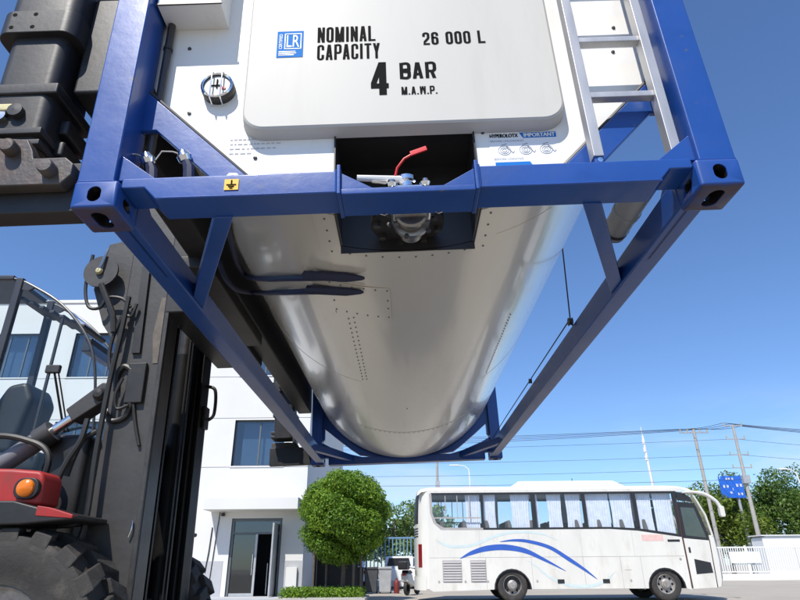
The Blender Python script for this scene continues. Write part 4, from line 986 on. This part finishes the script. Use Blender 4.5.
    if side == 0:
        # seams, grilles, flaps, stripes
        sm_ = MB().box(.02, 8.3, -.002, .01, ZB_-.006, ZB_+.006)
        for x in (2.02-.18, 3.32, 5.0, 6.2, 6.86): sm_.box(x-.005, x+.005, -.002, .01, ZS+.02, ZB_)
        for x in (1.68, 3.30, 5.0, 6.7): sm_.box(x-.003, x+.003, -.0015, .01, ZB_, ZW0-.05)
        sm_.build('panel_seams', GRILLE, bus)
        for a, b in ((.43, 1.05), (1.33, 1.83)):
            gr = MB().box(a, b, -.008, .0, .58, 1.22).build('engine_grille', GRILLE, bus)
            for k in range(8): MB().prism([(-.028, .60+k*.077), (-.008, .60+k*.077), (-.008, .655+k*.077)], a+.02, b-.02, 'x').build('grille_slat', GRILLE, gr)
        for x in (4.10, 5.55): MB().box(x, x+.22, -.012, .0, .52, .64).build('marker_recess', BUSK, bus, .003)
        for x in (.30, 1.15, 1.87, 3.45, 6.45): MB().lathe([(.035, 0), (.035, .012), (.001, .014)], (x, 0, .60), (0, -1, 0), 10).build('flap_lock', GRILLE, bus)
        MB().box(6.30, 6.52, -.008, 0, .90, 1.10).build('fuel_flap', BUSW, bus, .004)
        MB().box(7.01, 7.72, -.003, 0, 1.76, 1.95).build('faded_sign', PINK, bus)
        MB().box(7.84, 8.24, -.006, 0, 1.73, 1.80).build('name_strip', BUSK, bus)
        MB().lathe([(.04, 0), (.035, .015), (.001, .02)], (8.15, 0, 1.22), (0, -1, 0), 12).build('side_lamp', GRILLE, bus)
        def ribbon(pts, ws, y, m, nm):
            P = sm([Vector((p[0], 0, p[1])) for p in pts], 8); n = len(P); b = MB(); lo = []; hi = []
            for i, p in enumerate(P):
                t = i/(n-1)*(len(ws)-1); k = min(int(t), len(ws)-2); w_ = ws[k]+(ws[k+1]-ws[k])*(t-k)
                d = (P[min(i+1, n-1)]-P[max(i-1, 0)]).normalized(); u = Vector((-d.z, 0, d.x)); lo.append(p-u*w_/2); hi.append(p+u*w_/2)
            b.v = [Vector((q.x, y, q.z)) for q in lo+hi]
            b.f = [(i, i+1, n+i+1, n+i) for i in range(n-1)]
            b.build(nm, m, bus)
        ribbon([(1.01, 1.27), (1.4, 1.44), (1.9, 1.57), (2.5, 1.60), (3.14, 1.49), (3.76, 1.21), (4.4, .88)], [.01, .12, .17, .18, .15, .09, .01], -.005, BUSB, 'stripe')
        ribbon([(2.34, 1.77), (2.8, 1.81), (3.3, 1.77), (3.97, 1.58), (4.57, 1.21), (5.02, .91), (5.37, .64)], [.01, .07, .10, .11, .12, .08, .01], -.006, BUSB, 'stripe')
        ribbon([(.25, 1.84), (.5, 1.70), (.86, 1.63), (1.5, 1.69), (2.19, 1.94), (2.87, 2.06), (3.69, 2.01), (4.25, 1.80)], [.02, .07, .08, .08, .08, .07, .05, .01], -.0035, BUSL, 'stripe')
        ribbon([(3.2, 1.20), (3.5, 1.0), (3.87, .70), (4.5, .46), (5.2, .45), (5.65, .60), (5.97, .85)], [.01, .04, .06, .08, .09, .06, .01], -.004, BUSL, 'stripe')
# roof
rf = MB(); prof_ = [(0.0, ZR-.06), (.03, ZR), (.16, ZR+.06), (.6, ZR+.10), (WID/2, ZR+.115), (WID-.6, ZR+.10), (WID-.16, ZR+.06), (WID-.03, ZR), (WID, ZR-.06)]
xs_ = [(-.34, -.16, .3), (-.22, -.05, .0), (.10, 0, 0), (8.1, 0, 0), (8.55, -.02, 0), (8.90, -.09, .02)]
for x, dz, _ in xs_:
    for yv, zv in prof_: rf.v.append(Vector((x, yv, zv+dz)))
for i in range(len(xs_)-1):
    for k in range(len(prof_)-1): a = i*len(prof_)+k; rf.f.append((a, a+1, a+len(prof_)+1, a+len(prof_)))
rf.build('roof', BUSW, bus, ang=60)
MB().prism([(2.85, ZR+.06), (3.2, ZR+.27), (6.45, ZR+.27), (6.75, ZR+.14), (6.9, ZR+.06)], .35, WID-.35).build('roof_unit', BUSW, bus, .04)
MB().box(1.3, 2.1, .8, 1.6, ZR+.10, ZR+.16).build('roof_hatch', GRILLE, bus, .02)
MB().tube([(5.2, .9, ZR+.25), (5.2, .9, ZR+.42)], .012, 6).build('aerial', BUSK, bus)
# rear
plan = [(0, .0), (-.10, .03), (-.22, .10), (-.33, .24), (-.40, .5), (-.44, .9), (-.45, WID/2)]
plan = plan+[(x, WID-y) for x, y in plan[-2::-1]]
def rear(z0, z1, k0, k1, off, name, m, steps=6, parent=None):
    b = MB(); P = plan[k0:k1+1]
    for j in range(steps+1):
        z = z0+(z1-z0)*j/steps; q = max(0, z-2.3)/1.2; ins = .10*q*q
        for x, y in P: b.v.append(Vector((x*(1+off*2.2)+ins*(-x/.45), y-(off if y < WID/2 else -off)*.4, z)))
    w = len(P)
    for j in range(steps):
        for k in range(w-1): a = j*w+k; b.f.append((a, a+1, a+w+1, a+w))
    return b.build(name, m, parent or bus, ang=60)
rear(ZS+.08, 3.44, 0, len(plan)-1, 0, 'rear_panel', BUSW, 14)
rear(2.36, 3.30, 3, len(plan)-4, .006, 'rear_window', BUSK, 8)
rear(ZS+.04, .74, 1, len(plan)-2, .03, 'rear_bumper', BUSW, 3)
for k0, k1 in ((2, 3), (len(plan)-4, len(plan)-3)): rear(1.02, 1.72, k0, k1, .012, 'tail_lamp', REDLENS, 3)
for k in range(4): rear(1.95+k*.08, 1.985+k*.08, 3, len(plan)-4, .01, 'vent_slat', BUSK, 1)
rear(.80, .94, 4, len(plan)-5, .008, 'number_plate_panel', GRILLE, 1)
# front: nose, windscreen, mirror arms
fr = MB(); fp = [(9.30, .40), (9.38, .65), (9.41, 1.17), (9.37, 1.92)]
for x, z in fp: 
    for y in (0.02, .25, WID/2, WID-.25, WID-.02): fr.v.append(Vector((x+(.14 if .02 < y < WID-.02 else 0)+(.06 if y == WID/2 else 0), y, z)))
for i in range(3):
    for k in range(4): a = i*5+k; fr.f.append((a, a+1, a+6, a+5))
fr.build('front_panel', BUSW, bus, ang=60)
wsn = MB()
for x, z in ((9.37, 1.92), (9.27, 2.55), (9.07, 3.02), (8.87, 3.36)):
    for y in (0.03, .25, WID/2, WID-.25, WID-.03): wsn.v.append(Vector((x+(.14 if .03 < y < WID-.03 else 0)+(.06 if y == WID/2 else 0), y, z)))
for i in range(3):
    for k in range(4): a = i*5+k; wsn.f.append((a, a+1, a+6, a+5))
wsn.build('windscreen', GLASSD, bus, ang=80)
for yv in (.02, WID-.02): MB().tube([(8.88, yv, 3.36), (9.05, yv, 3.02), (9.25, yv, 2.55), (9.35, yv, 1.9)], .035, 8).build('windscreen_pillar', BUSW, bus)
for yv in (-.02, WID+.02):
    arm = MB().tube(sm([Vector(q) for q in ((8.60, yv, 3.27), (9.0, yv, 3.28), (9.38, yv, 3.19), (9.68, yv, 2.98), (9.79, yv, 2.76))]), [.035]*3+[.05]*4+[.065]*14, 10).build('mirror_arm', BUSW, bus)
    MB().prism(rrect(9.72, 9.88, 2.48, 2.82, .05), yv-.09, yv+.09).build('mirror', BUSW, arm, .02)
# inside: floor, aisle seats
MB().box(.05, 9.0, .06, WID-.06, 1.02, 1.10).build('floor', SEAT, bus)
MB().box(.05, 8.6, .06, WID-.06, 3.33, 3.36).build('ceiling', GRILLE, bus)
for k in range(10):
    for yv in (.25, .72, 1.45, 1.92):
        if rng.random() < .97:
            x = .55+k*.75
            MB().prism([(x, 1.1), (x+.5, 1.1), (x+.5, 1.5), (x+.12, 1.5), (x-.02, 2.28), (x-.06, 2.44), (x-.14, 2.44), (x-.15, 2.25)], yv-.2, yv+.2).build('seat', SEAT, bus, .03)
MB().box(.3, 8.9, .2, WID-.2, .35, 1.0).build('underbody', BUSK, bus)
MB().cyl((RWX, .2, RW), (RWX, WID-.2, RW), .08, n=10).build('axle', BUSK, bus)
MB().cyl((FWX, .2, RW), (FWX, WID-.2, RW), .06, n=10).build('axle', BUSK, bus)

# ================================================================== foliage
def leaf_cloud(name, centres, radii, n, size, m, parent, squash=1., seed=1, hollow=.55):
    """many small leaf faces gathered round clump centres"""
    rg = np.random.default_rng(seed); K = len(centres); C = np.array(centres); Rr = np.array(radii)
    w = Rr**2; idx = rg.choice(K, n, p=w/w.sum())
    d = rg.normal(size=(n, 3)); d /= np.linalg.norm(d, axis=1)[:, None]
    rad = (hollow+(1-hollow)*rg.random(n)**.6)*Rr[idx]*(1+.18*rg.normal(size=n)*.5)
    P = C[idx]+d*rad[:, None]*np.array([1, 1, squash])
    nrm = d+rg.normal(size=(n, 3))*.65; nrm /= np.linalg.norm(nrm, axis=1)[:, None]
    a = np.cross(nrm, rg.normal(size=(n, 3))); a /= np.linalg.norm(a, axis=1)[:, None]; b = np.cross(nrm, a)
    s = size*rg.uniform(.6, 1.25, n)[:, None]
    V = np.stack([P-a*s, P-b*s*.45+nrm*s*.1, P+a*s, P+b*s*.45+nrm*s*.1], 1).reshape(-1, 3)
    me = bpy.data.meshes.new(name); me.vertices.add(4*n); me.vertices.foreach_set('co', V.ravel().astype(np.float32))
    me.loops.add(4*n); me.loops.foreach_set('vertex_index', np.arange(4*n, dtype=np.int32))
    me.polygons.add(n); me.polygons.foreach_set('loop_start', np.arange(0, 4*n, 4, dtype=np.int32)); me.polygons.foreach_set('loop_total', np.full(n, 4, dtype=np.int32))
    sh = np.clip(rg.normal(.45, .22, n)+(rg.random(K)[idx]-.5)*.35, 0, 1).astype(np.float32)
    at_ = me.attributes.new('shade', 'FLOAT', 'FACE'); at_.data.foreach_set('value', sh)
    me.update(); me.validate(); me.materials.append(m)
    return link(name, me, parent)
def tree(name, label, cat, x, y, h, rx, rz, zc, m, n=7000, size=.09, K=60, trunk=.09, seed=1, group=None, solid=False, ry=None):
    t = thing(name, label, cat, (x, y, 0), group=group); rg = np.random.default_rng(seed+100); ry = ry or rx
    cs, rs = [], []
    for k in range(K):
        d = rg.normal(size=3); d /= np.linalg.norm(d); q = .55+.42*rg.random() if not solid else .70+.16*rg.random()
        if solid:
            ga = k*2.39996; zz = 1-2*(k+.5)/K; rr_ = math.sqrt(1-zz*zz); d = np.array([rr_*math.cos(ga), rr_*math.sin(ga), zz]); q = .80+.07*rg.random()
        if k % 4 == 0: q *= .62 if solid else .5
        cs.append((d[0]*rx*q, d[1]*ry*q, zc+d[2]*rz*q)); rs.append(rx*(rg.uniform(.19, .27) if solid else rg.uniform(.20, .34)))
    leaf_cloud('crown', cs, rs, n, size, m, t, seed=seed, squash=.85)
    b = MB(); b.tube([(0, 0, 0), (.03, .02, zc*.35), (-.02, 0, zc*.7), (0, 0, zc+rz*.4)], [trunk*1.25, trunk, trunk*.8, trunk*.3], 9)
    for k in range(7):
        a = k*2.4; q = rg.uniform(.45, .75); z0 = zc*rg.uniform(.45, .8)
        b.tube([(0, 0, z0), (math.cos(a)*rx*q*.5, math.sin(a)*ry*q*.5, z0+rz*.35), (math.cos(a)*rx*q, math.sin(a)*ry*q, z0+rz*.75)], [trunk*.55, trunk*.4, trunk*.12], 6)
    b.build('trunk', BARK, t)
    return t
tree('round_tree', 'clipped round bright green tree at the corner of the office building', 'tree', -2.2, 20.3, 4.3, 1.52, 1.62, 2.70, LEAF1, 70000, .050, 130, .07, 3, solid=True)
# hedge bed round the tree foot
bed = MB().box(-4.2, -1.35, 19.2, 21.6, 0, .14).box(-4.1, -1.45, 19.3, 21.5, .13, .16).build('planter_kerb', CONC, bevel=.02); tag(bed, 'low concrete kerb round the bed under the round tree', 'planter')
hd_ = thing('low_hedge', 'low clipped green hedge filling the bed under the round tree', 'hedge', (-2.8, 20.3, .14))
leaf_cloud('hedge_leaves', [(x, y, .12) for x in np.arange(-1.2, 1.25, .2) for y in np.arange(-.85, .95, .2)], [.2]*(13*9), 9000, .045, LEAF1, hd_, seed=5)
hd_['kind'] = 'stuff' if False else hd_.get('kind', ''); del hd_['kind']
for k in range(3):
    x = (-3.1, -1.55, -2.75)[k]
    ps = MB().cyl((0, 0, 0), (0, 0, 1.7+.2*k), .035, n=8).build('support_stake', BARK, loc=(x, 19.7+.3*k, .1))
    tag(ps, ('thin stake in the hedge nearest the office wall', 'thin dark stake at the open end of the hedge', 'thin stake propped beside the round tree trunk')[k], 'stake', 'stakes under the round tree')
# trees behind the yard, right
rt = [(31.0, 60, 8.0, 3.0, LEAF4, 'leafy tree behind the white railing beside the blue road sign'),
      (34.6, 63, 9.0, 3.0, LEAF2, 'broad tree behind the leaning power pole'),
      (38.6, 60, 9.6, 3.5, LEAF2, 'tallest dense tree rising behind the white shed roof'),
      (43.5, 61, 8.8, 3.4, LEAF2, 'dense tree at the edge beyond the white shed roof'),
      (28.0, 63, 6.8, 2.6, LEAF4, 'lower tree partly hidden by the mirror arm of the coach')]
for i, (x, y, h, r_, m, lb) in enumerate(rt):
    tree('street_tree', lb, 'tree', x, y, h, r_*1.3, h*.42, h*.62, m, 14000, .17, 60, .18, 20+i, 'trees beyond the railing')
# trees far behind the coach tail
for i, (x, y, h, r_, lb) in enumerate([(-1.0, 46, 5.9, 2.6, 'pale green tree behind the blue fence next to the coach tail'), (1.8, 49, 6.2, 2.6, 'pale green tree hidden mostly by the coach tail'), (-4.6, 49, 5.6, 2.6, 'pale green tree behind the round tree')]):
    tree('far_tree', lb, 'tree', x, y, h, r_, h*.38, h*.56, LEAF3, 7000, .15, 40, .15, 40+i, 'pale trees behind the blue fence')

# ================================================================== white railing on the right
def railing(name, label, x0, x1, y, zb, zt, step, m, base=True, bw=.03):
    t = thing(name, label, 'railing', (x0, y, 0))
    L = x1-x0
    if base: MB().box(0, L, -.12, .12, 0, zb).build('base_wall', WHITEM, t, .01)
    MB().box(0, L, -.03, .03, zb+.08, zb+.16).build('bottom_rail', m, t); MB().box(0, L, -.03, .03, zt-.12, zt-.03).build('top_rail', m, t)
    me = MB().box(-bw, bw, -.02, .02, zb+.10, zt-.02).mesh('bar'); me.materials.append(m)
    for k in range(int(L/step)): link('bar', me, t, loc=(step*(k+.5), 0, 0))
    pm = MB().box(-.06, .06, -.06, .06, zb-.05, zt+.05).mesh('post', .01); pm.materials.append(m)
    for k in range(int(L/3.6)+1): link('post', pm, t, loc=(3.6*k, 0, 0))
    return t
railing('yard_railing', 'white bar railing on a low white wall beyond the coach nose', 20.5, 34, 44, .42, 2.2, .165, WHITEM)
bn = MB().prism(rrect(0, 2.1, 0, .75, .03), -.02, 0).build('banner', mat('banner_white', (.7, .7, .7), .7, var=.1), loc=(22.9, 43.93, 1.1)); tag(bn, 'white cloth banner tied to the railing bars beside the coach', 'banner')
railing('blue_fence', 'grey blue bar fence behind the parked white cars', -6, 2.5, 36.5, .3, 2.7, .22, BLUEF, bw=.03)
# low white shed / trailer behind the railing
shed = thing('white_shed', 'white flat sided shed roof showing above the railing by the trees', 'shed', (26.6, 46, 0))
MB().prism([(0, 0), (7, 0), (7, 2.9), (.3, 2.95), (0, 2.8)], 0, 1.6).build('wall', WHITEM, shed, .02)
MB().box(-.1, 7.1, -.12, 1.72, 2.95, 3.02).build('roof', WHITEM, shed)
rp = MB().lathe([(.3, 0), (.32, .3), (.3, .55), (.1, .7), (.001, .72)], (0, 0, 0), (0, 0, 1), 16).build('red_barrel', RED, loc=(28.05, 43.2, .0)); tag(rp, 'small red drum standing before the white railing', 'drum')

# ================================================================== poles, lamps, sign, wires
def pole(name, label, cat, px0, py0, px1, py1, y, r0_, r1_, m, group=None):
    a = aty(px1, py1, y); b = aty(px0, py0, y); d = b-a; foot = a - d*(a.z/d.z)
    t = thing(name, label, cat, foot, group=group)
    MB().tube([(0, 0, -.1), b-foot], [r0_, r1_], 12).build('shaft', m, t)
    return t, b-foot, foot
t, top, foot = pole('utility_pole', 'plain grey concrete power pole carrying wires behind the coach nose', 'pole', 693, 428, 719, 546, 56, .20, .13, CONC, 'power poles')
MB().box(-1.4, 1.4, -.05, .05, top.z-.5, top.z-.38).xf(Matrix.Translation((top.x, 0, 0))).build('crossarm', GALV, t)
for dx in (-1.3, -.6, .6, 1.3): MB().cyl((top.x+dx, 0, top.z-.4), (top.x+dx, 0, top.z-.08), .06, n=8).build('insulator', BRASS, t)
P1 = foot+top
t, top, foot = pole('power_pole', 'leaning steel power pole with short crossarms and a rusty foot', 'pole', 732.5, 425, 761.5, 548, 52, .22, .10, CONC, 'power poles')
for k, f in enumerate((.995, .90, .79, .70)):
    c = top*f; MB().box(c.x-.85, c.x+.85, -.04, .04, c.z-.05, c.z+.05).build('crossarm', GALV, t)
    for dx in (-.8, .8): MB().cyl((c.x+dx, 0, c.z+.04), (c.x+dx, 0, c.z+.28), .05, n=8).build('insulator', BRASS, t)
cc = top*.62; MB().box(cc.x-.3, cc.x+.3, -.3, .1, cc.z-.35, cc.z+.35).build('junction_box', GALV, t, .02)
ft_ = MB().cyl(top*.0, top*.20, .245, .235, 12).build('foot_sleeve', mat('red_oxide', (.22, .05, .035), .8, var=.3), t); P2 = foot+top
t, top, foot = pole('lattice_mast', 'slim white communications mast standing behind the coach roof', 'mast', 642.5, 436, 652.5, 484, 66, .22, .12, WHITEM)
for k in range(3): MB().lathe([(.17, 0), (.17, .5)], (top.x, 0, top.z-.9-.9*k), (0, 0, 1), 10, cap=True).build('antenna', WHITEM, t)
MB().cyl(top, top+Vector((-.05, 0, 1.0)), .04, n=6).build('spike', WHITEM, t)
t, top, foot = pole('utility_pole', 'grey power pole rising behind the tail of the coach', 'pole', 437, 462, 437.5, 490, 70, .20, .14, CONC, 'power poles'); P3 = foot+top
MB().box(top.x-.25, top.x+.25, -.2, .2, top.z-3.2, top.z-2.2).build('junction_box', GALV, t)
def lamp(px, py, y, L, label):
    b = aty(px, py, y); t = thing('street_lamp', label, 'street lamp', (b.x, y, 0), group='street lamps')
    MB().tube([(0, 0, 0), (0, 0, b.z-1.0), (-.05*L, 0, b.z-.4), (-.4*L, 0, b.z-.02), (-1.0*L, 0, b.z+.1)], [.10, .08, .07, .06, .05], 8).build('shaft', WHITEM, t)
    MB().box(-1.7*L, -.9*L, -.15, .15, b.z+.03, b.z+.16).build('lamp_head', WHITEM, t, .03)
lamp(469, 466, 72, 1.4, 'slim white street lamp above the tail end of the coach roof')
lamp(796, 470, 58, 1.0, 'pale street lamp rising beside the trees beyond the shed')
# road sign on its post
a = aty(718, 478, 57); b = aty(741, 476, 57); c = aty(741, 498, 57)
sg = thing('road_sign', 'blue road direction sign with white lettering above the trees', 'road sign', ((a.x+b.x)/2, 57, 0))
w_, z0, z1 = (b.x-a.x)/2, c.z, b.z
MB().box(-w_, w_, -.04, .04, z0, z1).build('sign_panel', SIGNB, sg, .02)
MB().cyl((.5, .2, 0), (.5, .2, z1-.3), .14, n=12).build('post', GALV, sg)
MB().box(-w_*.9, w_*.9, .04, .16, z0+.4, z0+.55).build('bracket', GALV, sg)
pr = MB()
for x, z, w2, h2 in ((-.45, .80, .75, .13), (-.75, .46, .55, .14), (.35, .50, .62, .14), (-.30, .20, .35, .10), (.35, .12, .5, .12), (.0, .34, .10, .12), (-.92, .88, .10, .12)):
    xx = x*w_; zz = z0+z*(z1-z0); W2 = w2*w_; H2 = h2*(z1-z0); n = max(1, int(W2/H2/1.0))
    for k in range(n):
        cw = W2/n*.82; cx = xx+k*W2/n
        for q in range(3): pr.box(cx+random.uniform(0, .2)*cw, cx+cw*random.uniform(.7, 1), -.06-.001*q, -.045, zz+H2*(.08+.34*q), zz+H2*(.20+.34*q))
        for q in range(2): u_ = random.uniform(.15, .8); pr.box(cx+cw*u_, cx+cw*(u_+.14), -.064-.001*q, -.045, zz+H2*random.uniform(0, .3), zz+H2*random.uniform(.7, 1))
pr.build('sign_lettering', STICKW, sg)
# wires: each strung between poles, sagging
def wire(p, q, sag, label, n=24, r=.022):
    p = Vector(p); q = Vector(q); o = bpy.data.objects
    pts = [p.lerp(q, k/n)-Vector((0, 0, sag*4*(k/n)*(1-k/n)))-p for k in range(n+1)]
    w = MB().tube(pts, r, 5).build('power_wire', WIREM, loc=p); tag(w, label, 'wire', 'overhead power wires')
names = ('uppermost', 'second', 'third', 'fourth')
for i, (dz, dx) in enumerate(((-.1, -1.3), (-.1, -.6), (-.1, .6), (-.1, 1.3))):
    p = P1+Vector((dx, 0, dz))
    wire(aty(60, 440+1.6*i, 58), p, .5+.12*i, 'upper power wire of the bundle on the concrete pole, %s of four' % names[i])
    wire(p, P2+Vector((-.8+.5*i, 0, .2-.1*i)), .15, 'short power wire between concrete and leaning pole, %s of four' % names[i], 8)
    wire(P2+Vector((-.8+.5*i, 0, .2-.1*i)), aty(980, 436+2*i, 52), .3, 'power wire leaving the leaning pole above the trees, %s of four' % names[i])
for i, (f, y0_, rr) in enumerate(((.90, 449, .014), (.79, 462, .014), (.70, 474, .014), (.62, 481, .017))):
    c = Vector((P2.x, P2.y, P2.z*f)); wire(aty(40, y0_, 54), c, .5, ('faint cable from the second crossarm crossing behind the coach', 'faint cable from the third crossarm crossing behind the coach', 'faint cable from the lowest crossarm just over the coach roof', 'thick low cable from the junction box over the coach roof')[i], r=rr)
    if i < 2: wire(c, aty(980, 452+12*i, 50), .3, ('faint cable leaving the second crossarm over the trees', 'faint cable leaving the third crossarm over the trees')[i], r=.014)

# ================================================================== parked cars, bins, scooter by the coach tail
def car(x, y, label, col, rot=0.):
    t = thing('parked_car', label, 'car', (x, y, 0), (0, 0, rot), group='cars parked by the blue fence')
    MB().prism([(-2.1, .35), (2.1, .35), (2.15, .75), (1.9, .95), (1.1, 1.02), (-1.6, 1.05), (-2.1, .95)], -.85, .85).build('body', col, t, .08, 3)
    MB().prism([(-1.7, 1.03), (1.05, 1.0), (.35, 1.52), (-1.1, 1.55)], -.74, .74).build('roof', col, t, .08, 3)
    for s in (-1, 1):
        MB().prism([(-1.4, 1.08), (-.35, 1.08), (-.35, 1.46), (-1.0, 1.46)], s*.735, s*.765).build('window', BUSK, t)
        MB().prism([(-.28, 1.08), (.75, 1.08), (.28, 1.45), (-.28, 1.46)], s*.735, s*.765).build('window', BUSK, t)
        for cx in (-1.3, 1.3):
            w = MB().lathe([(.19, 0), (.31, -.01), (.32, .03), (.32, .2)], (cx, s*.87, .32), (0, -s, 0), 20).build('wheel', RUBBER, t)
            MB().lathe([(.19, 0), (.15, .03), (.001, .02)], (cx, s*.87, .32), (0, -s, 0), 16).build('rim', RIM, w)
    MB().prism([(-.62, 1.10), (.62, 1.10), (.52, 1.46), (-.52, 1.46)], -1.68, -1.0, 'x').build('rear_window', BUSK, t)
    for s in (-1, 1): MB().box(-2.14, -2.06, s*.55, s*.8, .72, .88).build('tail_lamp', REDLENS, t); MB().box(2.05, 2.17, s*.5, s*.78, .65, .8).build('headlight', STICKW, t)
car(-.35, 33.5, 'white car parked before the blue fence beside the coach tail', WHITEM, R(88))
car(-3.1, 34.0, 'white car parked behind the trunk of the round tree', WHITEM, R(94))
def bin_(x, y, label, m, s=1.):
    t = thing('wheelie_bin', label, 'bin', (x, y, 0), group='bins behind the round tree')
    MB().prism([(-.24*s, .06), (.24*s, .06), (.29*s, .95*s), (-.29*s, .95*s)], -.28*s, .28*s).build('body', m, t, .02)
    MB().prism([(-.31*s, .95*s), (.31*s, .95*s), (.28*s, 1.05*s), (-.28*s, 1.03*s)], -.31*s, .31*s).build('lid', m, t, .015)
    for q in (-1, 1): MB().cyl((q*.2*s, .28*s, .07), (q*.26*s, .28*s, .07), .07, n=10).build('wheel', RUBBER, t)
bin_(-1.55, 26.5, 'dark wheeled bin next to the round tree trunk', BINM); bin_(-.95, 26.6, 'grey wheeled bin between dark bin and red drum', GALV)
bin_(-2.2, 26.7, 'dark wheeled bin half hidden by the hedge', BINM); bin_(-2.9, 26.9, 'dark wheeled bin behind the hedge by the office wall', BINM)
rb = MB().lathe([(.11, 0), (.12, .05), (.12, .42), (.08, .5), (.04, .53), (.04, .6), (.001, .6)], (0, 0, 0), (0, 0, 1), 16).build('fire_cylinder', mat('dull_red', (.16, .02, .018), .6, var=.2), loc=(-.45, 26.4, 0)); tag(rb, 'small red cylinder standing by the grey bin', 'cylinder')
mo = thing('motor_scooter', 'white scooter with black seat parked behind the coach tail', 'scooter', (.2, 25.0, 0), (0, 0, R(70)))
for cx in (-.62, .62): MB().lathe([(.14, -.05), (.25, -.06), (.27, 0), (.25, .06), (.14, .05)], (cx, 0, .27), (0, 1, 0), 20).build('wheel', RUBBER, mo)
MB().prism([(-.85, .50), (-.2, .32), (.3, .30), (.42, .85), (.34, .95), (.15, .48), (-.2, .55), (-.35, .78), (-.9, .80)], -.16, .16).build('body', WHITEM, mo, .05, 3)
MB().prism([(-.85, .80), (-.25, .78), (-.3, .88), (-.8, .92)], -.14, .14).build('seat', BUSK, mo, .04, 3)
MB().tube([(.55, 0, .3), (.38, 0, .95)], .035, 8).build('fork', GALV, mo); MB().tube([(.35, -.33, 1.02), (.38, 0, .97), (.35, .33, 1.02)], .02, 8).build('handlebar', BUSK, mo)
MB().lathe([(.09, 0), (.08, .05), (.001, .07)], (.44, 0, .85), (1, 0, .2), 14).build('headlight', STICKW, mo)
MB().box(-1.0, -.88, -.07, .07, .72, .82).build('tail_lamp', REDLENS, mo, .02)
MB().box(-1.15, -.75, -.2, .2, .93, 1.25).build('top_box', BUSK, mo, .05)
# bike shed wall behind the round tree
shd = thing('cycle_shed', 'dark open cycle shed in shade behind the round tree', 'shed', (-3.2, 25.0, 0))
for x in (-.6, 1.0): MB().box(x-.05, x+.05, -.05, .05, 0, 1.9).build('post', BLACK, shd)
MB().box(-.7, 1.1, .9, 1.0, 0, 1.55).build('back_wall', BLACK, shd); MB().prism([(-.3, 1.9), (1.1, 2.05), (1.1, 2.1), (-.3, 1.95)], -.75, 1.15, 'x').build('roof', GALV, shd)
